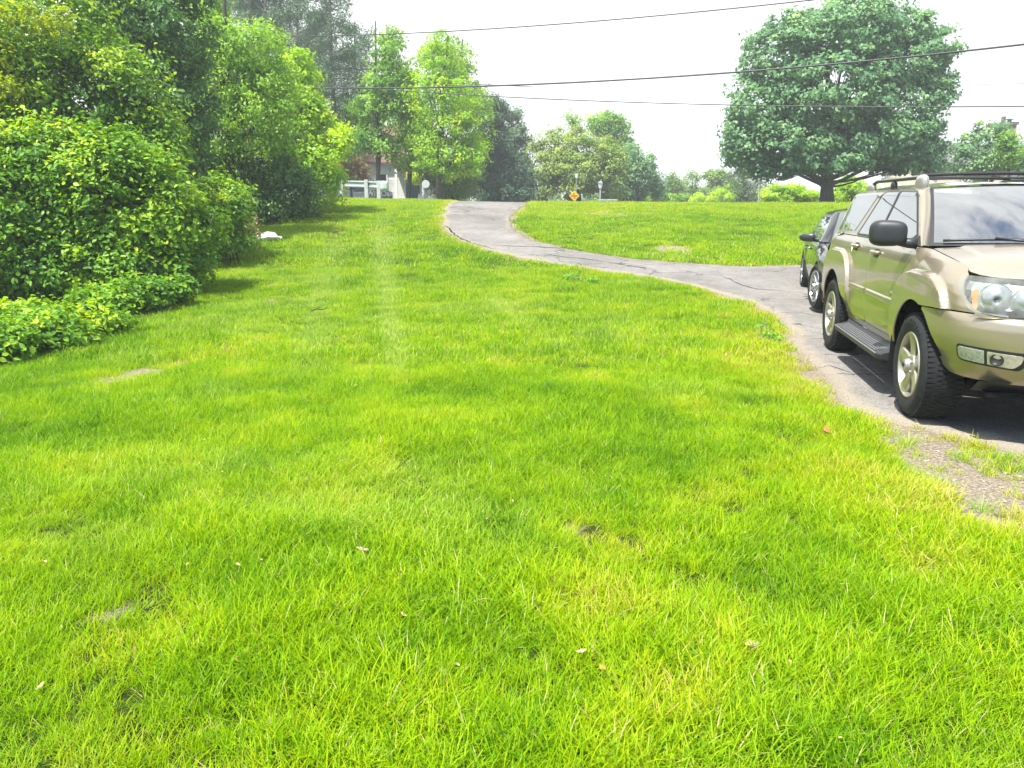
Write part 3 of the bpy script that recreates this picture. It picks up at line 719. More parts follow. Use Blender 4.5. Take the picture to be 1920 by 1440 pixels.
# bright young maples at the bank's end
tree('lime_tree', 'bright yellow-green young tree leaning out at the end of the bank', 535, 27.5,
     [blob(560, 170, 27.5, 44, 60), blob(590, 215, 27.5, 32, 40), blob(550, 260, 27.5, 66, 70), blob(600, 300, 27.5, 46, 60), blob(560, 120, 27.5, 30, 34), blob(520, 210, 27.5, 50, 60), blob(635, 262, 27, 16, 42), blob(615, 340, 27.5, 30, 40), blob(520, 320, 27.5, 70, 60)],
     G_LIME, trunk=(0.16, 0.03), clumps=625, per=45, clump_r=0.354, leaf=0.14, tint=0.5, up=0.6, lo=0.5, group='trees of the bank', nl=18, twigs=14)
# dark undergrowth with white blossom under the trees
bush('multiflora_bush', 'dark green bush dotted with white blossom under the lime tree', 520, 24.5,
     [blob(430, 330, 24.5, 80, 60, .7), blob(510, 345, 25, 80, 60, .7), blob(560, 370, 25.5, 40, 46), blob(480, 390, 24.5, 70, 32), blob(550, 395, 25.5, 50, 24), blob(380, 320, 24, 60, 70)],
     G_DARK, clumps=650, per=45, clump_r=0.307, leaf=0.12, tint=0.5, ctv=.18, up=0.6, lo=0.5, group='shrubs of the bank', stems=8, r=0.04,
     flowers=70, fsize=0.055, fper=9, frad=0.12, fblobs=[blob(440, 310, 24.2, 60, 24, .5), blob(515, 370, 24.6, 40, 40, .5)])
bush('hedge_shrub', 'fresh green shrub between the vine-covered bush and the dried twigs', 425, 17.2,
     [blob(425, 400, 17.2, 48, 54), blob(400, 370, 17.4, 40, 50), blob(440, 435, 17.2, 34, 30), blob(430, 458, 16.9, 46, 14), blob(395, 462, 16.7, 34, 14), blob(395, 440, 16.8, 36, 28), blob(440, 370, 17.6, 30, 34)],
     G_VINE, clumps=320, per=45, clump_r=0.236, leaf=0.09, tint=0.44, up=0.6, lo=0.5, group='shrubs of the bank', stems=6, r=0.02)
bush('dried_shrub', 'small dried brown shrub with bare twigs by the white bag', 470, 18.6,
     [blob(466, 425, 18.5, 20, 34), blob(474, 445, 18.4, 16, 14)],
     G_DRY, clumps=60, per=20, clump_r=0.165, leaf=0.06, tint=0.5, up=0.4, lo=0.2, group='shrubs of the bank', stems=22, r=0.012, nl=60)
bush('weed_clump', 'yellow-green weeds at the foot of the dark blossoming bush', 545, 24.8,
     [blob(535, 418, 24.5, 34, 8), blob(570, 410, 26, 34, 7)],
     G_LIME, clumps=65, per=36, clump_r=0.153, leaf=0.07, tint=0.5, up=0.8, lo=0.2, group='shrubs of the bank', stems=4, r=0.006, nl=10)
# tall pale pines far behind
def pine(label, base_px, Y, top_py, boughs, trunk=(0.2, 0.05), dens=60, leaf=0.34, needle=G_PINE, bark=m_bark_grey, aspect=0.16, cr=0.55, group='pines behind the bank', per=None):
    b = gpos(base_px, Y); root = empty('pine_tree', tuple(b)); tag(root, label, 'tree', group)
    top = at(base_px, top_py, Y); H = top[2] - b[2]
    mb = MB(); t = np.linspace(0, 1, 14)[:, None]
    P = b + (top - b) * t; P[:, 0] += 0.12 * np.sin(t[:, 0] * 5); mb.tube(P - b, trunk[0] + (trunk[1] - trunk[0]) * t[:, 0], 8)
    C = []
    for (h, ln, az, dr) in boughs:
        a = P[0] + (top - b) * h; d = np.array([math.cos(az), math.sin(az), 0])
        e = a + d * ln + np.array([0, 0, ln * dr]); m = a + d * ln * 0.5 + np.array([0, 0, -ln * 0.06])
        q = np.linspace(0, 1, 6)[:, None]; B = (1 - q) ** 2 * a + 2 * q * (1 - q) * m + q ** 2 * e
        mb.tube(B - b, 0.055 * (1 - h * 0.5) * (1 - 0.8 * q[:, 0]), 5, caps=False)
        for s in RNG.uniform(0.28, 1.05, max(3, int(ln * 3.2))):
            C.append((1 - s) ** 2 * a + 2 * s * (1 - s) * m + s * s * e + RNG.normal(0, 0.28, 3) * np.array([1, 1, .6]))
    mb.build('trunk', bark, root, smooth=True)
    C = np.array(C); n = dens; CC = np.repeat(C, n, 0); off = RNG.normal(0, cr * 0.45, CC.shape); CC = CC + off
    leaf_object('crown', CC, off + RNG.normal(0, .5, CC.shape) + np.array([0, 0, .3]), leaf * RNG.uniform(.7, 1.2, len(CC)), 0.5 + RNG.normal(0, .18, len(CC)), needle, root, aspect, False, 0.1, b)
    return root
def boughs(n, h0, h1, l0, l1, up=0.25):
    return [(h, (l0 + (l1 - l0) * (h - h0) / (h1 - h0)) * random.uniform(.6, 1.15), random.uniform(0, 2 * PI), up * random.uniform(.3, 1.6)) for h in np.linspace(h0, h1, n) + RNG.normal(0, .01, n)]
pine('tall thin pine with bare straight trunk and sparse blue-green needles', 622, 46, -60, boughs(40, .30, .97, 3.2, 0.9), dens=60, leaf=.3, cr=.5)
pine('hazy grey pine behind the feathery light tree', 500, 50, -110, boughs(60, .25, .97, 4.2, 1.4), dens=58, leaf=.34)
pine('hazy bushy pine beside the thin bare-trunked pine', 560, 56, -40, boughs(56, .12, .96, 3.8, 1.4), dens=58, leaf=.36)
pine('broad hazy pine at the edge of the ivy tree', 430, 52, -130, boughs(56, .3, .97, 4.4, 2.0), dens=58, leaf=.36)
pine('dim pine standing behind the white house', 668, 62, 40, boughs(50, .1, .96, 3.8, 1.0), dens=54, leaf=.4)
pine('leaning grey pine between the lime tree and the thin pine', 590, 60, 10, boughs(50, .1, .96, 3.8, 1.2), dens=54, leaf=.38)
# ------------------------------------------------------------------ trees beyond the crest
FAR = dict(group='trees beyond the crest')
tree('slender_tree', 'slim fresh green tree with two dark stems behind the guardrail', 708, 44,
     [blob(720, 140, 44, 34, 50), blob(733, 95, 44, 20, 40), blob(700, 195, 44, 44, 44), blob(750, 190, 44, 34, 56), blob(695, 258, 44, 44, 30), blob(738, 62, 44, 8, 20), blob(735, 275, 44, 38, 30), blob(668, 225, 45, 20, 30), blob(770, 150, 46, 20, 40), blob(660, 275, 45, 24, 24)],
     G_MID, trunk=(0.13, 0.04), clumps=260, per=65, clump_r=0.56, leaf=0.185, tint=0.5, up=0.5, lo=0.2, lump=1.3, nl=18, twigs=10, start=.3, stems=2, spread=.12, **FAR)
tree('slender_tree', 'slim green tree between the guardrail and the yellow-green tree', 765, 48,
     [blob(772, 240, 48, 36, 46), blob(765, 190, 48, 34, 50), blob(768, 300, 48, 34, 24), blob(790, 270, 48, 24, 40)],
     G_MID, trunk=(0.15, 0.04), clumps=143, per=59, clump_r=0.56, leaf=0.192, tint=0.5, up=0.5, lo=0.2, lump=1.3, nl=14, twigs=8, start=.35, stems=3, spread=.14, **FAR)
tree('yellow_green_tree', 'tall airy yellow-green tree beside the top of the drive', 822, 43,
     [blob(825, 118, 43, 44, 44), blob(800, 175, 43, 36, 50), blob(852, 175, 43, 42, 56), blob(832, 240, 43, 58, 50), blob(868, 265, 43, 32, 56), blob(800, 275, 43, 34, 46), blob(828, 88, 43, 24, 24), blob(838, 305, 43, 50, 34), blob(880, 215, 43, 20, 44), blob(780, 215, 44, 26, 40), blob(890, 290, 43, 24, 46)],
     G_LIME, trunk=(0.2, 0.04), clumps=319, per=59, clump_r=0.504, leaf=0.163, tint=0.44, up=0.5, lo=0.2, lump=1.3, nl=26, twigs=26, start=.22, spread=.2, **FAR)
tree('fresh_tree', 'tall green tree standing behind the yellow-green tree', 850, 56,
     [blob(825, 125, 56, 46, 56), blob(880, 190, 56, 40, 50), blob(860, 120, 56, 30, 50), blob(900, 230, 56, 30, 60)],
     G_MID, trunk=(0.2, 0.05), clumps=176, per=59, clump_r=0.672, leaf=0.222, tint=0.6, up=0.5, lo=0.2, lump=1.3, **FAR)
bush('sapling_thicket', 'grey-green thicket of thin saplings at the top of the drive', 850, 46,
     [blob(848, 322, 46, 44, 40, .6), blob(812, 325, 46, 22, 36, .6), blob(878, 325, 46, 20, 40, .6), blob(862, 354, 46, 34, 20, .6), blob(826, 356, 46, 18, 16, .6)],
     G_PALE, clumps=139, per=73, clump_r=0.47, leaf=0.148, tint=0.35, up=0.5, lo=0.3, stems=16, r=0.05, cat='thicket', nl=30, **FAR)
# the dark evergreens
tree('evergreen_tree', 'dark blue-green evergreen rising over the top of the drive', 935, 58,
     [blob(935, 225, 58, 22, 40), blob(930, 280, 58, 40, 50), blob(940, 330, 58, 50, 44), blob(925, 205, 58, 12, 26), blob(905, 320, 58, 30, 50), blob(975, 340, 58, 26, 40), blob(940, 365, 58, 62, 22)],
     G_CEDAR, trunk=(0.25, 0.06), clumps=378, per=117, clump_r=0.56, leaf=0.252, tint=0.5, aspect=0.25, up=0.3, lo=0.5, **FAR)
tree('evergreen_tree', 'yellower lit evergreen beside the dark blue-green one', 965, 64,
     [blob(965, 240, 64, 20, 36), blob(972, 290, 64, 26, 50), blob(978, 340, 64, 24, 40)],
     G_PINE, trunk=(0.22, 0.06), clumps=126, per=109, clump_r=0.56, leaf=0.266, tint=0.75, aspect=0.3, up=0.4, lo=0.5, **FAR)
tree('olive_tree', 'broad rounded olive-green tree behind the yellow sign', 1085, 62,
     [blob(1062, 272, 62, 50, 36), blob(1105, 285, 62, 56, 44), blob(1030, 300, 62, 44, 52), blob(1080, 330, 62, 76, 48), blob(1135, 330, 62, 46, 50), blob(1010, 345, 62, 28, 40), blob(1145, 300, 62, 34, 36)],
     G_OLIVE, trunk=(0.24, 0.06), clumps=378, per=90, clump_r=0.616, leaf=0.2, tint=0.5, ctv=.2, up=0.6, lo=0.5, nl=20, twigs=12, **FAR)
tree('oak_tree', 'tall open green tree towering behind the olive-green tree', 1140, 74,
     [blob(1140, 235, 74, 34, 24), blob(1160, 255, 74, 30, 30), blob(1120, 232, 74, 22, 16), blob(1175, 285, 74, 24, 26), blob(1076, 228, 74, 12, 12)],
     G_MID, trunk=(0.26, 0.06), clumps=139, per=82, clump_r=0.672, leaf=0.237, tint=0.4, up=0.5, lo=0.3, nl=26, twigs=26, **FAR)
tree('green_slope_tree', 'bushy green tree sloping down beside the olive-green one', 1195, 66,
     [blob(1185, 310, 66, 28, 40), blob(1205, 340, 66, 34, 34), blob(1165, 350, 66, 30, 30), blob(1215, 315, 66, 18, 26), blob(1230, 350, 66, 16, 26)],
     G_MAPLE, trunk=(0.16, 0.05), clumps=193, per=90, clump_r=0.56, leaf=0.2, tint=0.62, up=0.6, lo=0.4, **FAR)
tree('small_tree', 'small open round-topped tree between the green slope and the pale pair', 1266, 78,
     [blob(1264, 340, 78, 18, 18), blob(1256, 362, 78, 26, 18), blob(1275, 354, 78, 16, 16)],
     G_PALE, trunk=(0.1, 0.03), clumps=55, per=73, clump_r=0.56, leaf=0.222, tint=0.3, lo=0.3, nl=12, twigs=8, **FAR)
tree('small_tree', 'pale sparse little tree with sky showing through it', 1298, 84,
     [blob(1296, 341, 84, 16, 16), blob(1308, 358, 84, 18, 16), blob(1288, 362, 84, 16, 14)],
     G_PALE, trunk=(0.1, 0.03), clumps=38, per=63, clump_r=0.56, leaf=0.222, tint=0.4, lo=0.3, nl=12, twigs=8, **FAR)
tree('small_tree', 'pale two-headed tree near the big maple', 1340, 80,
     [blob(1332, 336, 80, 15, 18), blob(1350, 332, 80, 12, 16), blob(1338, 360, 80, 24, 20), blob(1366, 345, 80, 14, 20)],
     G_PALE, trunk=(0.12, 0.03), clumps=84, per=73, clump_r=0.56, leaf=0.222, tint=0.45, lo=0.3, nl=12, twigs=6, **FAR)
pine('low grey-green pine with feathery boughs under the maple', 1396, 58, 325, boughs(26, .1, .95, 1.7, .7, .5), trunk=(.1, .03), dens=40, leaf=.26, cr=.36, group='trees beyond the crest')
HB = dict(group='bushes beyond the crest', cat='bush')
bush('yellow_bush', 'low yellow-green bush between the pale trees and the pine', 1362, 66, [blob(1362, 366, 66, 30, 15), blob(1375, 352, 66, 14, 14), blob(1318, 374, 68, 34, 9)], G_LIME, clumps=71, per=73, clump_r=0.403, leaf=0.163, tint=0.6, lo=0.3, stems=4, r=.03, **HB)
bush('yellow_bush', 'long leafy lime-green bush just before the maple trunk', 1480, 52, [blob(1455, 366, 52, 32, 18), blob(1495, 364, 52, 36, 18), blob(1520, 370, 52, 20, 12)], G_LIME, clumps=139, per=82, clump_r=0.336, leaf=0.148, tint=0.56, lo=0.3, stems=6, r=.03, **HB)
bush('yellow_bush', 'upright lime-green bush behind the gold car and the maple trunk', 1592, 50, [blob(1592, 352, 50, 26, 26), blob(1575, 368, 50, 24, 16), blob(1625, 366, 50, 34, 20)], G_LIME, clumps=126, per=82, clump_r=0.336, leaf=0.148, tint=0.56, lo=0.3, stems=6, r=.03, **HB)
bush('green_bush', 'dark green bush low beside the green sloping tree', 1240, 70, [blob(1200, 372, 70, 50, 10), blob(1260, 372, 70, 40, 10), blob(1150, 372, 70, 40, 10)], G_MID, clumps=84, per=73, clump_r=0.403, leaf=0.178, tint=0.5, lo=0.3, stems=6, r=.03, **HB)
# a far wood closing the gaps low on the skyline
wb = [blob(px, 377, 120, 60, 17 + 10 * random.random(), .6) for px in range(560, 2000, 55)] + [blob(px, 350, 110, 60, 44, .5) for px in range(300, 720, 60)]
wb += [blob(px, 364, 100, 40, 15 + 9 * random.random(), .6) for px in range(1225, 1430, 32)]
fw = empty('far_wood', (0, 120, 1.2)); tag(fw, 'pale far belt of woodland low along the skyline', 'woodland', kind='stuff')
foliage('foliage', wb, G_PALE, fw, np.array([0, 120, 1.2]), clumps=798, per=63, clump_r=1.12, leaf=0.444, tint=0.35, lo=0.2)

# the great maple
MB_ = [blob(1575, 66, 43, 116, 58), blob(1470, 110, 43, 82, 80), blob(1690, 110, 43, 86, 70), blob(1440, 200, 43, 78, 76), blob(1560, 170, 42.4, 130, 90), blob(1700, 200, 43, 76, 80),
       blob(1418, 262, 43, 60, 46), blob(1490, 268, 42.4, 92, 50), blob(1640, 262, 42.4, 104, 50), blob(1730, 262, 43, 42, 50), blob(1760, 90, 43, 34, 40), blob(1600, 34, 43, 84, 36),
       blob(1390, 255, 43, 34, 36), blob(1455, 305, 43, 46, 14), blob(1680, 298, 43, 52, 16), blob(1765, 165, 43, 24, 30), blob(1412, 304, 43, 42, 26), blob(1450, 318, 43, 44, 20), blob(1690, 300, 43, 64, 28), blob(1738, 300, 43, 36, 26), blob(1690, 62, 43, 58, 46), blob(1385, 290, 43, 30, 26), blob(1540, 303, 42.2, 96, 22)]
tree('maple_tree', 'great round dark green maple with a stout forking trunk on the lawn crest', 1551, 43, MB_, G_MAPLE, trunk=(0.37, 0.08), top=(1562, 110), bark=m_bark, cat='tree',
     clumps=2700, per=36, clump_r=0.46, leaf=0.21, lump=0.45, tint=0.48, ctv=0.16, up=0.55, lo=0.62, nl=9, twigs=50, start=0.15, rise=0.50, r_l=0.62, minh=0.42, aspect=0.7, flat=0.62)
# small trees by the far house
tree('yard_tree', 'loose many-stemmed small tree before the brick chimney', 1850, 47,
     [blob(1830, 262, 47, 30, 26), blob(1865, 250, 47, 24, 22), blob(1800, 285, 47, 26, 26), blob(1880, 285, 47, 34, 32), blob(1840, 310, 47, 56, 26), blob(1905, 300, 47, 36, 30), blob(1950, 290, 47, 40, 46)],
     G_MAPLE, trunk=(0.1, 0.03), clumps=218, per=43, clump_r=0.448, leaf=0.22, tint=0.5, ctv=.2, lo=0.3, nl=26, twigs=20, stems=5, spread=.35, group='trees by the cream house')
tree('yard_tree', 'green-topped small tree directly under the brick chimney', 1886, 45,
     [blob(1888, 262, 45, 14, 18), blob(1895, 290, 45, 18, 22)], G_MID, trunk=(0.07, 0.03), clumps=38, per=43, clump_r=0.392, leaf=0.2, tint=0.6, lo=0.3, group='trees by the cream house')
tree('dogwood_tree', 'rusty brown-leafed small tree between the house and the pines', 660, 50,
     [blob(655, 300, 50, 26, 26), blob(640, 330, 50, 18, 18), blob(675, 320, 50, 16, 20)], G_DRY, trunk=(.1, .03), clumps=50, per=43, clump_r=0.448, leaf=.22, tint=.4, lo=.3, nl=14, twigs=10, **FAR)
bush('yellow_bush', 'yellow-green shrub close to the teal door', 776, 52, [blob(780, 332, 52, 18, 12)], G_LIME, clumps=21, per=37, clump_r=0.336, leaf=.2, tint=.7, lo=.3, stems=4, r=.02, **HB)

# ------------------------------------------------------------------ the white house behind the guardrail
m_white = plain('white_siding', (0.74, 0.73, 0.70), 0.7, var=0.05, scale=2)
m_roof = plain('brown_shingles', (0.20, 0.12, 0.09), 0.9, var=0.35, scale=5)
m_teal = plain('teal_paint', (0.02, 0.11, 0.12), 0.4)
m_glass = plain('window_glass', (0.03, 0.04, 0.05), 0.05, spec=0.8)
m_trim = plain('white_trim', (0.78, 0.78, 0.76), 0.6)
def house(name, label, x0, x1, Y, depth, eave, ridge, wallm, roofm, windows, door=None, gable=False, z0=None):
    z0 = float(ground_z((x0 + x1) / 2, Y)) if z0 is None else z0
    root = empty(name, ((x0 + x1) / 2, Y, z0)); tag(root, label, 'house')
    w = x1 - x0; h = w / 2
    mb = MB()
    # clapboards: each course leans out a little
    nb = int(eave / 0.2)
    mb.box((0, depth / 2, eave / 2), (w, depth, eave))
    for i in range(nb):
        zc = (i + .5) * eave / nb; mb.box((0, -0.012, zc), (w - 0.02, 0.02, eave / nb * 0.86))
    if gable: mb.add([(-h, 0.01, eave), (h, 0.01, eave), (0, 0.01, ridge), (-h, depth, eave), (h, depth, eave), (0, depth, ridge)], [(0, 1, 2), (5, 4, 3), (0, 2, 5, 3), (2, 1, 4, 5)])
    else: mb.add([(-h, 0, eave), (-h, depth, eave), (-h, depth / 2, ridge), (h, 0, eave), (h, depth, eave), (h, depth / 2, ridge)], [(0, 2, 1), (3, 4, 5), (0, 3, 5, 2), (1, 2, 5, 4)])
    mb.build('wall', wallm, root)
    mb = MB(); o = 0.35; t = 0.12; e = eave - 0.08
    if gable:
        for s in (-1, 1): mb.add([(s * (h + o), -o, e), (s * (h + o), depth + o, e), (0, depth + o, ridge + .05), (0, -o, ridge + .05), (s * (h + o), -o, e + t), (s * (h + o), depth + o, e + t), (0, depth + o, ridge + t + .05), (0, -o, ridge + t + .05)],
                                [(0, 1, 2, 3), (4, 7, 6, 5), (0, 4, 5, 1), (0, 3, 7, 4), (1, 5, 6, 2)])
    else:
        for a, b in ((-o, depth / 2), (depth + o, depth / 2)): mb.add([(-h - o, a, e), (h + o, a, e), (h + o, b, ridge + .05), (-h - o, b, ridge + .05), (-h - o, a, e + t), (h + o, a, e + t), (h + o, b, ridge + t + .05), (-h - o, b, ridge + t + .05)],
                                [(0, 1, 2, 3), (4, 7, 6, 5), (0, 4, 5, 1), (0, 3, 7, 4), (1, 5, 6, 2)])
    rf = mb.build('roof', roofm, root)
    for wx, wz, ww, wh in windows:
        mb = MB()
        for (c, s) in (((wx - ww / 2, -.04, wz), (.09, .07, wh + .09)), ((wx + ww / 2, -.04, wz), (.09, .07, wh + .09)), ((wx, -.038, wz + wh / 2), (ww - .09, .07, .09)), ((wx, -.038, wz - wh / 2), (ww - .09, .09, .09)), ((wx, -.034, wz), (ww - .09, .05, .04))): mb.box(c, s)
        wf = mb.build('window', m_trim, root); mb = MB(); mb.box((wx, -.028, wz), (ww - .02, .02, wh - .02)); mb.build('pane', m_glass, wf)
    if door:
        dx, dw, dh = door
        mb = MB(); mb.box((dx, -.03, dh / 2), (dw, .05, dh)); d = mb.build('door', m_teal, root)
        mb = MB(); mb.box((dx - dw / 2 - .05, -.035, dh / 2), (.1, .07, dh + .1)); mb.box((dx + dw / 2 + .05, -.035, dh / 2), (.1, .07, dh + .1)); mb.box((dx, -.034, dh + .05), (dw, .07, .1)); mb.build('frame', m_trim, d)
        mb = MB(); mb.lathe([(0, -.03), (.03, -.025), (.035, 0), (0.02, .02)], 10, M=(dx + dw * .38, -.08, 1.0)); mb.build('handle', plain('brass', (.5, .36, .12), .3, 1.0), d)
    return root, rf
xh0 = gpos(596, 55)[0]; xh1 = gpos(802, 55)[0]; wd = xh1 - xh0
hw, hr = house('white_house', 'white clapboard house with brown roof and teal door behind the guardrail', xh0, xh1, 55, 7, 3.0, 5.6, m_white, m_roof,
      [(-wd / 2 + 1.0, 1.6, .9, 1.2), (-wd / 2 + 2.9, 1.6, .9, 1.2), (0.7, 1.6, .7, 1.3)], door=(wd / 2 - 1.0, 0.95, 2.1))
# porch posts of the house
mb = MB(); mb.box((wd / 2 - 1.9, -1.6, 1.3), (.16, .16, 2.6)); mb.build('porch_post', m_trim, hw)
mb = MB(); mb.box((wd / 2 - 0.1, -1.6, 1.3), (.16, .16, 2.6)); mb.build('porch_post', m_trim, hw)
mb = MB(); mb.box((wd / 2 - 1.0, -.85, 2.66), (2.3, 1.75, .12)); mb.build('porch_roof', m_roof, hw)

# the cream house by the maple: stone-cream gable, brick chimney with flue
m_cream = plain('cream_siding', (0.72, 0.66, 0.52), 0.75, var=0.05, scale=2)
m_grroof = plain('grey_shingles', (0.13, 0.125, 0.13), 0.9, var=0.35, scale=5)
m_brick, nt, out = newmat('chimney_brick')
p = N(nt, 'ShaderNodeBsdfPrincipled', Roughness=0.9); L(nt, p.outputs[0], out.inputs[0]); bt = N(nt, 'ShaderNodeTexBrick'); bt.inputs['Scale'].default_value = 3.2
bt.inputs['Color1'].default_value = (.30, .17, .13, 1); bt.inputs['Color2'].default_value = (.22, .13, .11, 1); bt.inputs['Mortar'].default_value = (.42, .38, .34, 1)
tcn = N(nt, 'ShaderNodeTexCoord'); sw = N(nt, 'ShaderNodeMapping'); sw.inputs['Rotation'].default_value = (PI / 2, 0, 0); L(nt, tcn.outputs['Object'], sw.inputs[0]); L(nt, sw.outputs[0], bt.inputs['Vector']); L(nt, bt.outputs['Color'], p.inputs['Base Color'])
cx0 = gpos(1752, 56)[0]; cx1 = gpos(2080, 56)[0]
zr = at(1890, 262, 58)[2]
z0c = float(ground_z(20, 56))
hc, rc = house('cream_house', 'cream house with grey roof and brick chimney half hidden by small trees', cx0, cx1, 56, 8, 3.1, zr - z0c - 0.4, m_cream, m_grroof,
      [(-3.2, 1.7, 1.0, 1.3), (0.2, 1.7, 1.0, 1.3), (3.4, 1.7, 1.0, 1.3)])
ch = at(1890, 245, 59); chx = ch[0] - (cx0 + cx1) / 2; k = 59 / F_PX
mb = MB(); zt = at(1890, 234, 59)[2] - z0c; mb.box((chx, 3.4, zt / 2 + 1.2), (26 * k, 1.0, zt - 2.4)); chm = mb.build('chimney', m_brick, rc)
mb = MB(); mb.box((chx, 3.4, zt + .1), (30 * k, 1.2, .2)); mb.box((chx - .2, 3.4, zt + .4), (.22, .22, .42)); mb.box((chx + .25, 3.4, zt + .42), (.5, .4, .05)); mb.box((chx + .25, 3.4, zt + .3), (.2, .2, .2)); mb.build('flue', m_grroof, chm)

# ------------------------------------------------------------------ guardrail, sign, lamp post
m_post = plain('weathered_post', (0.46, 0.47, 0.45), 0.8, var=0.25, scale=12)
m_galv = plain('galvanised_steel', (0.52, 0.56, 0.56), 0.38, metal=0.75, var=0.12, scale=6)
gr = empty('guardrail', tuple(gpos(650, 37.5))); gl = np.array(gr.location); tag(gr, 'galvanised steel guardrail on grey posts along the lawn crest', 'guardrail')
def rail_pts(p): return np.array([at(*q) for q in p])
RP = [(570, 343, 39.2), (640, 344.5, 38.2), (690, 346, 37.2), (716, 347.5, 36.4)]
Pr = resample(np.array([at(*q) for q in RP]), 0.5)
prof = [(-.16, .0), (-.13, -.055), (-.085, -.055), (-.05, .0), (0, .012), (.05, .0), (.085, -.055), (.13, -.055), (.16, .0)]
G = np.array([[(p_[0], p_[1] + dy - .10, p_[2] + dz) for dz, dy in prof] for p_ in Pr]) - gl
mb = MB(); mb.grid(G); ro = mb.build('rail', m_galv, gr, smooth=True); sm = ro.modifiers.new('t', 'SOLIDIFY'); sm.thickness = 0.006
for px, tp, Y in ((604, 337, 38.6), (641.5, 336, 38.0), (688, 337, 37.0), (711, 339, 35.9)):
    c = gpos(px, Y); h = at(px, tp, Y)[2] - c[2]
    mb = MB(); mb.box(np.array([c[0], c[1] + .02, c[2] + h / 2 - .15]) - gl, (.17, .17, h + .3)); mb.build('post', m_post, gr, bevel=.012)
    if px in (641.5, 688):
        mb = MB(); q = at(px, 345.5, Y); mb.box(np.array([q[0] + .2 if px == 688 else q[0], q[1] + .06, q[2]]) - gl, (.2, .14, .36)); mb.build('block', plain('dark_block', (.10, .12, .13), .8), gr)
# the flat end plate
c = gpos(719, 35.9); zt = at(719, 339.5, 35.9)[2]; zb = at(719, 358, 35.9)[2]; xl = at(713.5, 345, 35.9)[0]; xr = at(728, 345, 35.9)[0]
u = np.linspace(0, 1, 9); bow = -0.07 * np.sin(u * PI)
mb = MB(); mb.grid(np.array([[(xl + (xr - xl) * t, 35.78 + b_, z) for z in np.linspace(zb, zt, 4)] for t, b_ in zip(u, bow)]) - gl); ep = mb.build('end_plate', plain('pale_green_plate', (.50, .60, .55), .45, .2, var=.12, scale=9), gr, smooth=True); sm = ep.modifiers.new('t', 'SOLIDIFY'); sm.thickness = 0.008

# low entrance sign with white letters beyond the rail
xs0, xs1 = gpos(690, 50)[0], gpos(736, 50)[0]; zs0 = float(ground_z(xs0, 50)); zs1 = at(700, 356, 50)[2]
es = empty('entrance_sign', ((xs0 + xs1) / 2, 50, zs0)); tag(es, 'low grey entrance sign with white letters behind the guardrail end', 'sign')
mb = MB(); w_ = xs1 - xs0; hh = zs1 - zs0
mb.add([(-w_ / 2, 0, 0), (w_ / 2, 0, 0), (w_ / 2, 0, hh * .86), (w_ * .1, 0, hh * 1.05), (-w_ / 2, 0, hh * .93), (-w_ / 2, .18, 0), (w_ / 2, .18, 0), (w_ / 2, .18, hh * .86), (w_ * .1, .18, hh * 1.05), (-w_ / 2, .18, hh * .93)],
       [(0, 1, 2, 3, 4), (9, 8, 7, 6, 5), (0, 5, 6, 1), (1, 6, 7, 2), (2, 7, 8, 3), (3, 8, 9, 4), (4, 9, 5, 0)]); mb.build('panel', plain('grey_stone', (.20, .21, .22), .85, var=.3, scale=5), es)
text_mesh('lettering', 'Win Oak', .46, m_trim, es, (0, -.02, at(700, 364, 50)[2] - zs0 + .02), bold=0.012, sx=.95)

# round sign seen from behind at the top of the drive
b = gpos(797, 41.5); rs = empty('round_sign', tuple(b)); tag(rs, 'white round sign turned away on a dark post beside the thicket', 'sign')
zc = at(800, 345, 41.5)[2] - b[2]
mb = MB(); mb.box((0, 0, (zc + .3) / 2 - .1), (.07, .05, zc + .5)); mb.build('post', plain('dark_post', (.10, .10, .10), .7), rs)
mb = MB(); mb.lathe([(0, -.035), (.20, -.035), (.20, -.028), (0, -.028)], 28); sg = mb.build('sign_plate', plain('white_sheet', (.48, .50, .48), .5), rs, loc=(.06, 0, zc)); 
# white picket palings at the top of the drive
pf = empty('picket_fence', tuple(gpos(850, 51))); pl = np.array(pf.location); tag(pf, 'low white paling fence showing between the thin saplings', 'fence')
mb = MB()
for px in np.arange(786, 852, 4.2):
    q = gpos(px, 51); h = .78; mb.box(q + np.array([0, 0, h / 2 + .1]) - pl, (.09, .03, h)); mb.add(np.array([(-.045, -.015, 0), (.045, -.015, 0), (0, -.015, .08), (-.045, .015, 0), (.045, .015, 0), (0, .015, .08)]) + q + np.array([0, 0, h + .1]) - pl, [(0, 1, 2), (5, 4, 3), (0, 2, 5, 3), (2, 1, 4, 5)])
mb.build('paling', m_trim, pf)
mb = MB(); a0, a1 = gpos(783, 51), gpos(855, 51)
for dz in (.3, .72): mb.box((a0 + a1) / 2 + np.array([0, .04, dz]) - pl, (a1[0] - a0[0], .04, .08))
mb.build('fence_rail', m_trim, pf)
# yellow warning diamond
b = gpos(1078, 51); ys = empty('warning_sign', tuple(b)); tag(ys, 'yellow diamond warning sign on a tall grey pole', 'sign')
zc = at(1076, 367, 51)[2] - b[2]; k = 51 / F_PX; hs_ = 9.6 * k; zt = at(1079, 328, 51)[2] - b[2]
mb = MB(); mb.tube([(.05, .03, -.2), (.06, .03, zt)], .035, 8); mb.build('pole', m_galv, ys)
mb = MB(); mb.add([(0, 0, -hs_), (hs_, 0, 0), (0, 0, hs_), (-hs_, 0, 0), (0, .01, -hs_), (hs_, .01, 0), (0, .01, hs_), (-hs_, .01, 0)], [(0, 1, 2, 3), (7, 6, 5, 4), (0, 4, 5, 1), (1, 5, 6, 2), (2, 6, 7, 3), (3, 7, 4, 0)])
pn = mb.build('sign_plate', plain('yellow_sheet', (.80, .50, .012), .5), ys, loc=(-.05, -.03, zc))
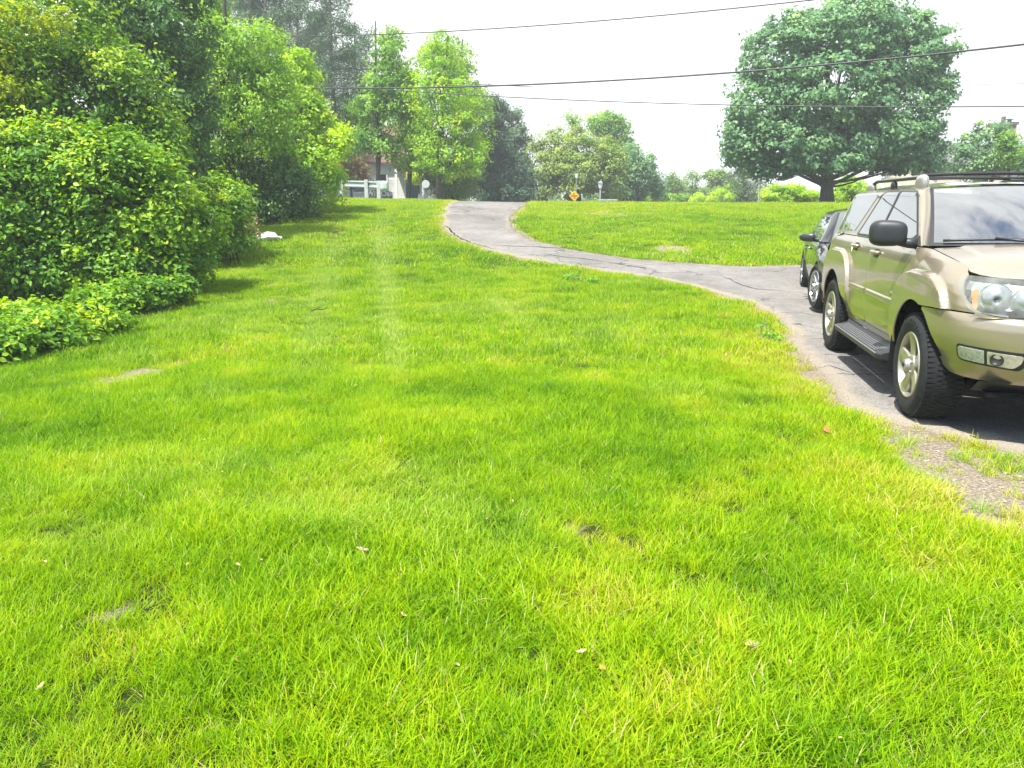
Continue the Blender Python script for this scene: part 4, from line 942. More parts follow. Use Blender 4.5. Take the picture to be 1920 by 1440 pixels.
mk = plain('sign_ink', (.40, .14, .01), .6)
mb = MB()
mb.box((-.08, -.008, .0), (.30, .008, .09)); mb.box((.14, -.008, .0), (.12, .008, .09)); mb.box((.02, -.008, -.12), (.1, .008, .12)); mb.box((-.03, -.008, .13), (.1, .008, .1)); mb.build('symbol', mk, pn)
mb = MB(); mb.box((.06, 0, zt - .04), (.16, .03, .26)); mb.build('street_name_plate', plain('pale_plate', (.52, .60, .56), .5), ys)
# lamp post
b = gpos(1125, 54); lp = empty('lamp_post', tuple(b)); tag(lp, 'slender lamp post with a white lantern by the olive-green tree', 'lamp post')
zt = at(1126, 354, 54)[2] - b[2]; k = 54 / F_PX
mb = MB(); mb.tube([(0, 0, -.1), (0, 0, zt * .98)], .05, 8); mb.build('pole', plain('grey_paint', (.42, .46, .46), .5), lp)
ln = MB(); ln.lathe([(.07, zt), (.10, zt + .04), (.17, zt + .34), (.17, zt + .36), (0, zt + .36)], 6, axis='z'); ln.build('lantern', plain('frosted_glass', (.85, .85, .86), .3), lp)
ln = MB(); ln.lathe([(.20, zt + .365), (.13, zt + .47), (.03, zt + .52), (.02, zt + .60), (0, zt + .60)], 6, axis='z'); ln.build('cap', plain('grey_cap', (.22, .22, .24), .5), lp)
# low wall/rail beside it
a0, a1 = gpos(1119, 53), gpos(1158, 53); m_ = (a0 + a1) / 2; zt = at(1140, 375, 53)[2]
lr = empty('low_rail', tuple(m_)); tag(lr, 'low white rail just beyond the crest under the lamp post', 'rail')
mb = MB(); mb.box((0, 0, zt - m_[2]), (a1[0] - a0[0], .10, .09)); mb.build('rail', m_post, lr, bevel=.01)
for s in (-.45, 0, .45):
    mb = MB(); mb.box((s * (a1[0] - a0[0]), .0, (zt - m_[2] - .07) / 2), (.1, .1, zt - m_[2] - .08)); mb.build('post', m_post, lr)
# thin grey marker stake in front of the bushes
b = gpos(1421, 50); h = at(1421, 349, 50)[2] - b[2]
mb = MB(); mb.tube([(0, 0, -.2), (0.02, 0, h * .5), (0.0, 0, h)], .03, 7); mb.lathe([(0.045, h - .03), (.045, h + .03), (0, h + .05)], 8, axis='z'); st = mb.build('stake', m_post, loc=tuple(b)); tag(st, 'thin grey stake in front of the lime-green bush', 'stake')

# ------------------------------------------------------------------ overhead cables
m_cab = plain('black_cable', (0.03, 0.03, 0.035), 0.5)
def cable(label, pts, r):
    P = np.array([at(*q) for q in pts]); s = np.r_[0, np.cumsum(np.linalg.norm(np.diff(P, axis=0), axis=1))]
    co = np.polyfit(s, P, 2 if len(pts) < 5 else 3); t = np.linspace(s[0], s[-1], 60); Q = sum(co[i][None, :] * (t[:, None] ** (len(co) - 1 - i)) for i in range(len(co)))
    mb = MB(); mb.tube(Q, r, 6); o = mb.build('power_cable', m_cab, smooth=True); tag(o, label, 'cable', 'overhead cables'); return o
cable('thick black bundled cable crossing in front of the big maple', [(350, 160, 40), (600, 166, 36.5), (900, 161, 33), (1360, 138, 29), (1920, 82, 25.5), (2300, 36, 23.5)], .033)
cable('thin cable crossing highest from the pines to above the maple', [(420, 68, 42), (540, 71, 40), (900, 53, 35), (1230, 31, 31), (1500, 3, 28.5), (1900, -46, 25.5), (2300, -100, 23.5)], .022)
cable('thin cable passing low through the maple to the gold car side', [(420, 142, 44), (620, 160, 42), (920, 180, 38), (1360, 197, 33), (1640, 200, 30.5), (1920, 199, 28.5), (2300, 193, 26)], .022)
cable('faint slack cable between the slim trees and the thick cable', [(360, 138, 48), (620, 147, 46), (780, 153, 44), (900, 158, 42), (1000, 163, 40)], .018)
cable('faintest wire behind the big maple', [(1320, 158, 52), (1600, 162, 50), (1790, 159, 48), (1920, 157, 47), (2200, 150, 45)], .012)

# ------------------------------------------------------------------ small things on the grass
c = gp(497, 447) * .965; wbg = empty('white_bag', (c[0], c[1], float(ground_z(*c))))
tag(wbg, 'crumpled white bag lying on the grass by the dried shrub', 'bag')
u = np.linspace(0, 2 * PI, 25)[:-1]; v = np.linspace(.02, PI - .02, 13)
P = np.array([[(.34 * math.sin(b_) * math.cos(a), .17 * math.sin(b_) * math.sin(a), .12 * math.cos(b_)) for b_ in v] for a in u])
P *= (1 + .28 * (RNG.random(P.shape[:2]) - .5))[..., None]; P[..., 2] += .12 + .03 * np.sin(P[..., 0] * 9)
mb = MB(); mb.grid(P, closed_u=True); wb_ = mb.build('sack', plain('white_plastic', (.74, .73, .70), .4, var=.1, scale=30), wbg, smooth=True)
mb = MB(); mb.tube([(.30, 0, .12), (.37, .02, .14), (.42, .0, .10)], [.03, .018, .04], 7); mb.build('knot', plain('white_plastic_neck', (.70, .69, .66), .45), wbg)
def fallen_leaf(label, px, py, size, col, lift=.045):
    c = gp(px, py); n = 9; t = np.linspace(-1, 1, n); V = []; 
    for i, a in enumerate(t):
        w = size * .42 * (1 - abs(a) ** 2.2) * (1 + .25 * math.cos(a * 9)) + .001; cz = size * .25 * a * a
        V += [(a * size, -w, cz + w * .5), (a * size, 0, cz), (a * size, w, cz + w * .35)]
    F = [(3 * i + j, 3 * i + 3 + j, 3 * i + 4 + j, 3 * i + 1 + j) for i in range(n - 1) for j in (0, 1)]
    mb = MB(); mb.add(V, F); o = mb.build('fallen_leaf', plain('fallen_leaf_' + str(px), col, .6, var=.35, scale=60), smooth=True, loc=(c[0], c[1], float(ground_z(*c)) + lift))
    o.rotation_euler = (random.uniform(-.3, .3), random.uniform(-.3, .3), random.uniform(0, 6)); sm = o.modifiers.new('t', 'SOLIDIFY'); sm.thickness = .0012
    tag(o, label, 'leaf', 'fallen leaves on the lawn'); return o
fallen_leaf('curled rust-brown leaf in the yellow grass near the gold car', 1549, 820, .045, (.36, .13, .03))
fallen_leaf('pale yellow leaf lying in the middle of the near lawn', 757, 1176, .02, (.42, .34, .12))
fallen_leaf('tan leaf half sunk in the long lawn grass at the bottom', 80, 1312, .02, (.36, .26, .12))
fallen_leaf('dull brown leaf by the bare patch in the middle of the lawn', 680, 1050, .03, (.40, .30, .2))
fallen_leaf('small cream leaf in the grass below the twig', 1090, 1248, .02, (.44, .37, .2))
fallen_leaf('rusty little leaf near the bottom of the lawn', 1130, 1280, .022, (.5, .22, .07))
fallen_leaf('long pale leaf lying on the lawn below the gravel verge', 1408, 1232, .034, (.40, .35, .16))
# scattered bits of dead leaf and seed
n = 330; y = RNG.uniform(1.5, 8, n); x = RNG.uniform(-1, 1, n) * (.7 * y + .5); k = ~in_poly(x, y, DRIVE) & (RNG.random(n) < 1 - .6 * (y / 8)); x, y = x[k], y[k]
C = np.column_stack([x, y, ground_z(x, y) + RNG.uniform(.02, .075, len(x))])
lo_ = leaf_object('leaf_litter', C, RNG.normal(0, .5, C.shape) + np.array([0, 0, 1]), RNG.uniform(.008, .026, len(C)), RNG.random(len(C)), leaf_mat('litter', [(0, (.10, .055, .02)), (.5, (.22, .16, .06)), (1, (.34, .28, .13))], trans=.2), None, .5, True)
tag(lo_, 'bits of dead leaf and seed scattered through the lawn', 'leaf litter', kind='stuff')
# dark twig on the grass
c = gp(600, 594); mb = MB(); z = float(ground_z(*c)) + .08
mb.tube([(0, 0, 0), (.07, .02, .03), (.16, .0, .02), (.24, .04, .05)], [.008, .01, .008, .004], 6); mb.tube([(.07, .02, .03), (.12, .08, .05)], [.007, .003], 5); mb.tube([(.15, .0, .02), (.2, -.05, .03)], [.006, .003], 5)
tag(mb.build('twig', m_bark, loc=(c[0] - .12, c[1], z)), 'short dark forked twig lying on the mown lawn', 'twig')
# grass tussocks and seed heads by the verge
for i, (px, py, s) in enumerate([(1700, 838, 1.15), (1795, 862, .9), (1590, 860, .9), (1880, 862, .8), (1760, 915, 1.0), (1660, 815, .7), (1840, 960, .9)] ):
    c = gp(px, py); V = []; Fc = []
    for j in range(70):
        a = random.uniform(0, 2 * PI); r = .05 * s * math.sqrt(random.random()); ln_ = .13 * s * random.uniform(.5, 1.2); le = random.uniform(.2, 1.0); w = .0016 * s
        x, y, z = r * math.cos(a), r * math.sin(a), -.01; k = len(V); sx, sy = -math.sin(a), math.cos(a)
        for q in range(4):
            u_ = q / 3; ww = w * (1 - u_ ** 1.5)
            V += [(x - sx * ww, y - sy * ww, z), (x + sx * ww, y + sy * ww, z)]; th = le + .6 * u_; x += math.cos(a) * math.sin(th) * ln_ / 3; y += math.sin(a) * math.sin(th) * ln_ / 3; z += math.cos(th) * ln_ / 3
        Fc += [(k + 2 * q, k + 2 * q + 1, k + 2 * q + 3, k + 2 * q + 2) for q in range(3)]
    me = bpy.data.meshes.new('grass_tussock'); me.from_pydata(V, [], Fc); me.materials.append(G_LIME)
    me.attributes.new('tint', 'FLOAT', 'FACE').data.foreach_set('value', np.repeat(RNG.uniform(.05, .55, 70), 3))
    o = link('grass_tussock', me, None, (c[0], c[1], float(ground_z(*c))))
    tag(o, ['big fountain-shaped yellow tussock below the front tyre', 'tussock to the lower side of the fountain-shaped one', 'green tussock near the curled brown leaf', 'ragged tussock by the frame edge under the bumper shadow', 'thin yellow tussock out in the gravel verge', 'smallest tussock where asphalt and lawn meet', 'low tussock in the widest bare patch of the verge'][i], 'tussock', 'tussocks in the gravel verge')

bush('weed_clump', 'taller broadleaf weeds at the lawn rim along the middle of the drive', 1085, float(gp(1085, 528)[1]),
     [blob(1070, 520, float(gp(1070, 527)[1]), 26, 6), blob(1105, 524, float(gp(1105, 530)[1]), 22, 5)], G_MID, clumps=46, per=16, clump_r=0.07, leaf=0.05, tint=0.5, up=0.9, lo=0.1, group='weeds along the drive', cat='weeds', stems=5, r=.004, nl=8)
bush('weed_clump', 'broadleaf weeds where lawn and asphalt meet near the rear tyre', 1452, float(gp(1452, 640)[1]),
     [blob(1450, 632, float(gp(1450, 640)[1]), 22, 9), blob(1432, 612, float(gp(1432, 618)[1]), 18, 7)], G_MID, clumps=40, per=16, clump_r=0.06, leaf=0.04, tint=0.5, up=0.9, lo=0.1, group='weeds along the drive', cat='weeds', stems=5, r=.004, nl=8)
# ------------------------------------------------------------------ cars: body panels are outlines laid on a shaped body surface
def smooth_table(zk, wk, sig=0.012, n=700):
    z = np.linspace(min(zk) - .1, max(zk) + .1, n); w = np.interp(z, zk, wk)
    s = sig / (z[1] - z[0]); r = int(4 * s) + 1; k = np.exp(-0.5 * (np.arange(-r, r + 1) / s) ** 2); k /= k.sum()
    return z, np.convolve(np.pad(w, r, mode='edge'), k, mode='valid')

class Body:
    """half width b of the body at (a forward, z up); bends round the nose and the tail"""
    def __init__(s, **k): s.__dict__.update(k)
    def W(s, a, z):
        sh = (s.zbelt - np.interp(a, *s.shoulder)) * sstep((z - s.zbelt + .5) / .4) * (z < s.zbelt + .02)
        lo = np.interp(z + sh, *s.tab); fr = np.interp(z + sh, *s.tabf)
        t = sstep((a - s.fa0) / .15) * (z < s.zbelt + .02)
        w = lo * (1 - t) + fr * t
        q = np.clip((z - s.zr) / s.hr, 0, 0.999)
        top = s.wr * (1 - q ** 2.2) ** (1 / 2.6)
        w = np.where(z > s.zr, top, w)
        if s.flares:
            for ca, hw, z0, zt, am in s.flares:
                r = np.abs((a - ca) / hw) ** 3.4 + np.abs(np.maximum(z - z0, 0) / (zt - z0)) ** 3.4
                w = w + am * sstep((1.0 - r) / .11) * np.where(a > ca + .3, sstep((z - .50) / .22), 1)
        return w
    def B(s, a, z, F=None):
        a = np.asarray(a, float); z = np.asarray(z, float)
        F = np.interp(z, *(F or s.Fu)); R = np.interp(z, *s.Rr)
        n = s.nf if F is not None else 4
        f = (1 - np.clip((a - s.a0) / (F - s.a0), 0, 1) ** s.n) ** (1 / s.n)
        g = (1 - np.clip((-s.r0 - a) / (-s.r0 - R), 0, 1) ** 4) ** .25
        return s.W(a, z) * f * g
    def side(s, off=0.0, F=None):
        def m(u, v): return np.stack([u, s.B(u, v, F) + off, v], -1)
        return m
    def front(s, F, nn, off=0.0):
        def m(u, v):
            Fv = np.interp(v, *F); lo = np.full_like(u, s.a0 - .4); hi = Fv.copy()
            w0 = lambda a: s.W(np.minimum(a, s.acap), v) * (1 - np.clip((a - s.a0) / (Fv - s.a0), 0, 1) ** nn) ** (1 / nn)
            for _ in range(44):
                mid = (lo + hi) / 2; k = mid - w0(mid) < u; lo = np.where(k, mid, lo); hi = np.where(k, hi, mid)
            a = (lo + hi) / 2; b = w0(a)
            over = np.maximum(u - Fv, 0)
            b = np.where(u >= Fv, 0, b)
            b = np.minimum(b, np.maximum(Fv, 0))
            return np.stack([a, a - u if False else b, v], -1)
        if off == 0.0: return m
        def mo(u, v):
            P = m(u, v); e = 1e-3; du = m(u + e, v) - m(u - e, v); dv = m(u, v + e) - m(u, v - e)
            nn_ = np.cross(dv, du); nn_ /= np.linalg.norm(nn_, axis=-1, keepdims=True) + 1e-9
            nn_ *= np.sign(nn_[..., :1] + nn_[..., 1:2] + 1e-9)
            return P + nn_ * off
        return mo

def arc(ca, cz, r, a0, a1, n=28):
    t = np.radians(np.linspace(a0, a1, n)); return [(ca + r * math.cos(q), cz + r * math.sin(q)) for q in t]

def rounded(P, r, n=5):
    P = [np.array(p, float) for p in P]; r = r if hasattr(r, '__len__') else [r] * len(P); Q = []
    for i in range(len(P)):
        a, b, c = P[i - 1], P[i], P[(i + 1) % len(P)]; u = a - b; v = c - b; lu, lv = np.linalg.norm(u), np.linalg.norm(v)
        d = min(r[i], lu * .45, lv * .45)
        if d < 1e-4: Q.append(b); continue
        p0 = b + u / lu * d; p1 = b + v / lv * d
        for t in np.linspace(0, 1, n): Q.append((1 - t) ** 2 * p0 + 2 * t * (1 - t) * b + t * t * p1)
    return np.array(Q)

def dense(P, step):
    P = np.asarray(P, float); Q = []
    for a, b in zip(P, np.roll(P, -1, 0)):
        m = max(1, int(np.ceil(np.linalg.norm(b - a) / step)))
        for t in range(m): Q.append(a + (b - a) * t / m)
    return np.array(Q)

def panel(name, outline, fmap, mat, parent, side=1, step=0.03, flange=0.014, off=0.0, label=None, holes=(), lift=0.0):
    """an outline in body coordinates, filled, laid on the surface, with a turned-in edge"""
    P = dense(outline, step)
    key = np.round(P, 6); keep = [i for i in range(len(P)) if i == 0 or np.linalg.norm(key[i] - key[i - 1]) > 1e-5]; P = P[keep]
    lo, hi = P.min(0), P.max(0)
    gx, gy = np.meshgrid(np.arange(lo[0] + step / 2, hi[0], step), np.arange(lo[1] + step / 2, hi[1], step)); gx = gx.ravel(); gy = gy.ravel()
    k = in_poly(gx, gy, P) & (d_line(gx, gy, np.vstack([P, P[:1]])) > step * 0.35)
    Vi = [Vector(p) for p in P] + [Vector((a, b)) for a, b in zip(gx[k], gy[k])]
    r = delaunay_2d_cdt(Vi, [], [list(range(len(P)))], 1, 1e-7)
    uv = np.array([tuple(v) for v in r[0]]); tri = np.array([tuple(q) for q in r[2] if len(q) == 3])
    u, v = uv[:, 0], uv[:, 1]; e = 2e-3
    X = fmap(u, v); du = fmap(u + e, v) - fmap(u - e, v); dv = fmap(u, v + e) - fmap(u, v - e)
    n = np.cross(dv, du); n /= np.linalg.norm(n, axis=1, keepdims=True) + 1e-12
    # outward: away from the car's middle
    mid = np.array([0, 0, 0.6]); sgn = np.sign(np.sum(n * (X - mid * np.array([0, 0, 1]) - np.array([1, 0, 0]) * X[:, :1] * .8), 1)); s0 = 1 if sgn.sum() >= 0 else -1
    n = n * s0; X = X + n * lift
    ang = np.arctan2(uv[:, 1], uv[:, 0])
    # boundary ring, in order
    cnt = {}
    for t in tri:
        for i in range(3):
            a, b = int(t[i]), int(t[(i + 1) % 3]); cnt[(a, b)] = 1
    bnd = [(a, b) for (a, b) in cnt if (b, a) not in cnt]
    fn = np.cross(X[tri[:, 1]] - X[tri[:, 0]], X[tri[:, 2]] - X[tri[:, 0]]); flip = np.sum(fn * n[tri].mean(1), 1).sum() < 0
    faces = [tuple(t[::-1]) if flip else tuple(t) for t in tri.tolist()]
    V = X; Nn = n
    if flange > 0:
        bi = sorted({i for e_ in bnd for i in e_}); mp_ = {b: len(X) + j for j, b in enumerate(bi)}; m2 = {b: len(X) + len(bi) + j for j, b in enumerate(bi)}
        outn = np.zeros((len(X), 3))
        for a, b in bnd:
            t = X[b] - X[a]; o_ = np.cross(t, n[a]); o_ /= np.linalg.norm(o_) + 1e-12
            c_ = X[tri].mean(1) if False else None
            outn[a] += o_; outn[b] += o_
        # make sure it points out of the panel
        cen = X.mean(0); outn = unit(outn); sg = 1 if np.sum(outn[bi] * (X[bi] - cen)) > 0 else -1; outn *= sg
        V = np.vstack([X, X[bi], X[bi] - n[bi] * flange]); Nn = np.vstack([n, unit(outn[bi] + n[bi] * .5), unit(outn[bi])])
        for a, b in bnd:
            q = (mp_[a], mp_[b], m2[b], m2[a]); faces.append(q if not flip else q[::-1])
            # wind so that the face looks outwards
            fa = np.cross(V[faces[-1][1]] - V[faces[-1][0]], V[faces[-1][3]] - V[faces[-1][0]])
            if fa @ outn[a] < 0: faces[-1] = faces[-1][::-1]
    if side == 1:   # the car's right is -y
        V = V * np.array([1, -1, 1]); Nn = Nn * np.array([1, -1, 1]); faces = [f_[::-1] for f_ in faces]
    me = bpy.data.meshes.new(name); me.from_pydata(V.tolist(), [], faces); me.materials.append(mat)
    me.polygons.foreach_set('use_smooth', [True] * len(me.polygons))
    me.normals_split_custom_set_from_vertices([tuple(q) for q in Nn])
    o = link(name, me, parent)
    if label: o['label'] = label
    return o

def surf(name, Pg, mat, parent, side=None, thick=0.0):
    """a loft from a grid of points given for the right half or the whole width (y to the car's left)"""
    mb = MB(); mb.grid(Pg); o = mb.build(name, mat, parent, smooth=True)
    if thick: m = o.modifiers.new('t', 'SOLIDIFY'); m.thickness = thick; m.offset = -1
    return o

# ---- materials
def car_paint(name, col, metal, rough, flake=0.0):
    m, nt, out = newmat(name)
    p = N(nt, 'ShaderNodeBsdfPrincipled'); L(nt, p.outputs[0], out.inputs[0])
    g = N(nt, 'ShaderNodeTexCoord'); n1 = noise(nt, g.outputs['Object'], 3.0, 5, 0.6); n2 = noise(nt, g.outputs['Object'], 900.0, 1)
    c = mixc(nt, n1, tuple(q * .93 for q in col), tuple(min(1, q * 1.06) for q in col))
    # road dust low on the flanks
    sp = N(nt, 'ShaderNodeSeparateXYZ'); L(nt, g.outputs['Object'], sp.inputs[0])
    du = math_n(nt, 'MULTIPLY', ramp(nt, sp.outputs[2], [(0.40, (1, 1, 1)), (0.75, (0, 0, 0))]).outputs[0], math_n(nt, 'MULTIPLY', n1, 0.5))
    L(nt, mixc(nt, du, c, (.30, .26, .20)), p.inputs['Base Color'])
    p.inputs['Metallic'].default_value = metal
    L(nt, math_n(nt, 'ADD', rough, math_n(nt, 'MULTIPLY', n2, flake)), p.inputs['Roughness'])
    p.inputs['Coat Weight'].default_value = 1.0; p.inputs['Coat Roughness'].default_value = 0.03; p.inputs['Coat IOR'].default_value = 1.5
    return m
P_GOLD = car_paint('gold_paint', (0.405, 0.338, 0.242), 0.70, 0.27, .10)
P_BLACK = car_paint('black_paint', (0.012, 0.013, 0.015), 0.0, 0.35)
m_rub = plain('tyre_rubber', (0.018, 0.019, 0.021), 0.78, spec=0.25, var=.3, scale=20)
m_trimb = plain('black_trim', (0.018, 0.019, 0.021), 0.42, spec=.45)
m_black = plain('underbody_black', (0.010, 0.010, 0.011), 0.9, spec=.1)
m_plas = plain('dark_grey_plastic', (0.022, 0.024, 0.028), 0.5, var=.15, scale=30)
m_tread = plain('step_grey', (0.16, 0.165, 0.17), 0.55, var=.2, scale=30)
m_alloy = plain('alloy_rim', (0.42, 0.395, 0.33), 0.36, metal=0.7, var=.06, scale=10)
m_chrome = plain('chrome', (0.80, 0.80, 0.80), 0.08, metal=1.0)
m_disc = plain('brake_iron', (0.16, 0.14, 0.13), 0.5, metal=.6, var=.2, scale=20)
m_amber = plain('amber_lens', (0.85, 0.20, 0.01), 0.2)
m_red = plain('red_lens', (0.45, 0.01, 0.01), 0.15)
m_reflr = plain('lamp_reflector', (0.36, 0.38, 0.38), 0.28, metal=.55, var=.12, scale=30)
m_silver = plain('silver_paint', (0.36, 0.345, 0.325), 0.3, metal=.4, coat=.5)
def glass_dark(name, col, spec=0.9):
    m, nt, out = newmat(name); p = N(nt, 'ShaderNodeBsdfPrincipled', Roughness=0.015); L(nt, p.outputs[0], out.inputs[0])
    p.inputs['Base Color'].default_value = (*col, 1); p.inputs['IOR'].default_value = 1.75; p.inputs['Specular IOR Level'].default_value = spec; p.inputs['Coat Weight'].default_value = 1.0; p.inputs['Coat IOR'].default_value = 1.7; p.inputs['Coat Roughness'].default_value = 0.0
    return m
m_win = glass_dark('tinted_side_glass', (0.020, 0.030, 0.030))
def glass_clear(name, tint, mixf, ior):
    m, nt, out = newmat(name); t = N(nt, 'ShaderNodeBsdfTransparent'); t.inputs[0].default_value = (*tint, 1); gl_ = N(nt, 'ShaderNodeBsdfGlossy', Roughness=0.02)
    fr = N(nt, 'ShaderNodeFresnel'); fr.inputs['IOR'].default_value = ior
    mx = N(nt, 'ShaderNodeMixShader'); L(nt, math_n(nt, 'ADD', fr.outputs[0], mixf, clamp=True), mx.inputs[0]); L(nt, t.outputs[0], mx.inputs[1]); L(nt, gl_.outputs[0], mx.inputs[2]); L(nt, mx.outputs[0], out.inputs[0])
    return m
m_ws = glass_clear('windscreen_glass', (0.70, 0.80, 0.80), 0.46, 1.7)
m_lens, nt, out = newmat('lamp_lens')
t_ = N(nt, 'ShaderNodeBsdfTransparent'); t_.inputs[0].default_value = (.92, .94, .93, 1); d_ = N(nt, 'ShaderNodeBsdfPrincipled', Roughness=.03); d_.inputs['Base Color'].default_value = (.55, .58, .56, 1); d_.inputs['Specular IOR Level'].default_value = .7
mx = N(nt, 'ShaderNodeMixShader'); g_ = N(nt, 'ShaderNodeNewGeometry'); L(nt, ramp(nt, noise(nt, g_.outputs['Position'], 14, 4), [(.3, (.12, .12, .12)), (.7, (.28, .28, .28))]).outputs[0], mx.inputs[0]); L(nt, t_.outputs[0], mx.inputs[1]); L(nt, d_.outputs[0], mx.inputs[2]); L(nt, mx.outputs[0], out.inputs[0])

# ---- wheels
def wheel(parent, a, b, side, R=.388, Wd=.262, rim=.244, spokes=5, spoke_w=.104, lugs=True, mat=None, thin=False):
    """tyre with tread, rim with spokes, cap; b = outer face"""
    mat = mat or m_alloy
    w = empty('wheel', (a, -side * b, R), 0 if side == 1 else PI, parent)     # local -y is outward
    mb = MB(); h = Wd
    prof = [(rim - .012, .02), (rim, .004), (rim + .012, -.002), (rim + .05, -.012), (rim + (R - rim) * .55, -.016), (R - .045, -.008), (R - .022, .006), (R - .008, .026), (R - .002, .05), (R, .08), (R, h - .08), (R - .008, h - .026), (R - .03, h), (rim + .05, h + .01), (rim, h - .01), (rim - .012, h - .03)]
    mb.lathe(prof, 72)
    ty = None
    if lugs:
        nl = 66
        for i in range(nl):
            t = 2 * PI * i / nl
            for yy, st, wy in ((.035, 0, .05), (.092, .5, .036), (h / 2, 0, .036), (h - .092, .5, .036), (h - .035, 0, .05)):
                q = t + st * 2 * PI / nl; rr = R + .002 - (.006 if yy in (.035, h - .035) else 0)
                Mx = Matrix.Rotation(-q, 4, 'Y')
                mb.box((rr * math.cos(q), yy, rr * math.sin(q)), (.010, wy, 2 * PI * R / nl * .66), Mx)
        # raised sidewall lettering blocks
        for i in list(range(0, 9)) + list(range(22, 31)):
            q = 2 * PI * i / 44 + .9; rr = (R + rim) / 2 + .012; Mx = Matrix.Rotation(-q, 4, 'Y'); mb.box((rr * math.cos(q), -.0155, rr * math.sin(q)), (.026, .004, .022 if i % 3 else .012), Mx)
    ty = mb.build('tyre', m_rub, w, smooth=False, angle=35)
    mb = MB()
    mb.lathe([(rim + .004, .004), (rim - .002, -.006), (rim - .012, -.004), (rim - .018, .012), (rim - .022, .05), (rim - .035, .16), (rim - .03, h - .02), (rim, h - .01)], 64)
    for i in range(spokes):
        q = 2 * PI * i / spokes + PI / 2 + .12
        prof_r = np.linspace(.045, rim - .012, 8)
        G = []
        for r in prof_r:
            k = (r - .045) / (rim - .057)
            hw = (spoke_w * .5) * (0.80 + .45 * k ** 1.5) if not thin else spoke_w * .5 * (1 - .25 * k)
            yo = .022 + .02 * math.sin(k * PI) * .5 - .018 * k
            G.append([(r, yo + .055, -hw), (r, yo + .004, -hw), (r, yo - .006, -hw * .8), (r, yo - .006, hw * .8), (r, yo + .004, hw), (r, yo + .055, hw)])
        G = np.array(G); c, s = math.cos(q), math.sin(q)
        X_ = G[..., 0] * c - G[..., 2] * s; Z_ = G[..., 0] * s + G[..., 2] * c
        mb.grid(np.stack([X_, G[..., 1], Z_], -1))
    mb.lathe([(0, .0), (.05, .0), (.078, .012), (.085, .03), (.085, .08)], 32)
    rm = mb.build('rim', mat, w, angle=38)
    mb = MB(); mb.lathe([(0, -.034), (.030, -.034), (.040, -.030), (.046, -.012), (.050, .002)], 28)
    for i in range(5):
        q = 2 * PI * i / 5 + .5; mb.lathe([(0, -.006), (.010, -.006), (.012, .0), (.012, .02)], 8, M=(.064 * math.cos(q), 0, .064 * math.sin(q)))
    cp = mb.build('hub_cap', m_silver, w, angle=40)
    mb = MB(); u = np.linspace(0, 2 * PI, 26)[:-1]
    for rx, rz, cz in ((.022, .016, 0), (.008, .014, 0), (.019, .006, .006)):      # the ring emblem
        mb.tube(np.array([(rx * math.cos(t), -.0355, cz + rz * math.sin(t)) for t in np.r_[u, u[0]]]), .002, 5, caps=False)
    mb.build('emblem', m_plas, cp)
    mb = MB(); mb.lathe([(0, .10), (rim - .045, .10), (rim - .045, .12), (0, .12)], 40); mb.box((rim * .55, .09, .06), (.09, .07, .17)); mb.build('brake_disc', m_disc, w, angle=30)
    return w

def superbox(name, c, s, e, mat, parent, n=20, M=None, shear=None):
    u = np.linspace(-PI / 2, PI / 2, n); v = np.linspace(0, 2 * PI, 2 * n)[:-1]
    f = lambda x: np.sign(x) * np.abs(x) ** e
    P = np.array([[(f(math.cos(a)) * f(math.cos(b)), f(math.cos(a)) * f(math.sin(b)), f(math.sin(a))) for a in u] for b in v]) * np.array(s) / 2
    if shear is not None: P = shear(P)
    if M is not None: P = P @ np.array(M)[:3, :3].T
    mb = MB(); mb.grid(P + np.array(c), closed_u=True); return mb.build(name, mat, parent, smooth=True)

def handle(parent, body, a, z, side, mat):
    y = float(body.B(a, z)); h = empty
    mb = MB(); cup = rounded([(a - .075, z - .038), (a + .075, z - .038), (a + .075, z + .038), (a - .075, z + .038)], .034)
    o = panel('handle_recess', cup, body.side(), m_plas, parent, side, .02, 0, lift=.0025)
    g = np.linspace(0, 1, 14)
    P = np.array([(a - .105 + .21 * t, -side * (y + .006 + .030 * math.sin(t * PI) ** .5), z + .010) for t in g])
    mb.tube(P, .017, 10); return mb.build('handle', mat, parent, smooth=True)

# ================================================================== the gold SUV
SB = Body(zbelt=1.242,
    shoulder=([-3, 1.04, 1.2, 1.6, 1.73, 1.85, 2.0, 2.15, 2.4], [1.242, 1.240, 1.228, 1.185, 1.165, 1.135, 1.10, 1.07, 1.05]),
    tab=smooth_table([.30, .42, .48, .60, .75, .95, 1.05, 1.12, 1.18, 1.242, 1.245, 1.62, 1.8], [.84, .855, .872, .893, .902, .903, .898, .890, .874, .842, .84, .715, .66]),
    tabf=smooth_table([.30, .42, .48, .60, .75, .95, 1.05, 1.12, 1.17, 1.21, 1.242, 1.3], [.84, .855, .872, .893, .902, .902, .893, .874, .850, .820, .785, .74], .010),
    fa0=1.06, zr=1.62, hr=.125, wr=.715,
    flares=[(1.375, .565, .45, 1.085, .048), (-1.38, .625, .45, 1.10, .048)],
    a0=1.3, n=4, nf=4, r0=1.55, acap=1.86,
    Fu=([.3, .86, .90, 1.0, 1.06, 1.10, 1.2, 1.3], [2.22, 2.22, 2.215, 2.19, 2.165, 2.13, 2.0, 1.9]),
    Rr=([.3, .5, .9, 1.1, 1.3, 1.5, 1.65, 1.8], [-2.36, -2.38, -2.40, -2.38, -2.32, -2.22, -2.10, -2.0]))
FB = smooth_table([.30, .40, .46, .54, .64, .78, .835, .86, .90], [2.15, 2.20, 2.26, 2.305, 2.322, 2.318, 2.305, 2.265, 2.235], .008)
FH = SB.Fu
suv = empty('suv', (4.129, 6.855, 0.024), math.atan2(-math.cos(-.187), math.sin(-.187)))
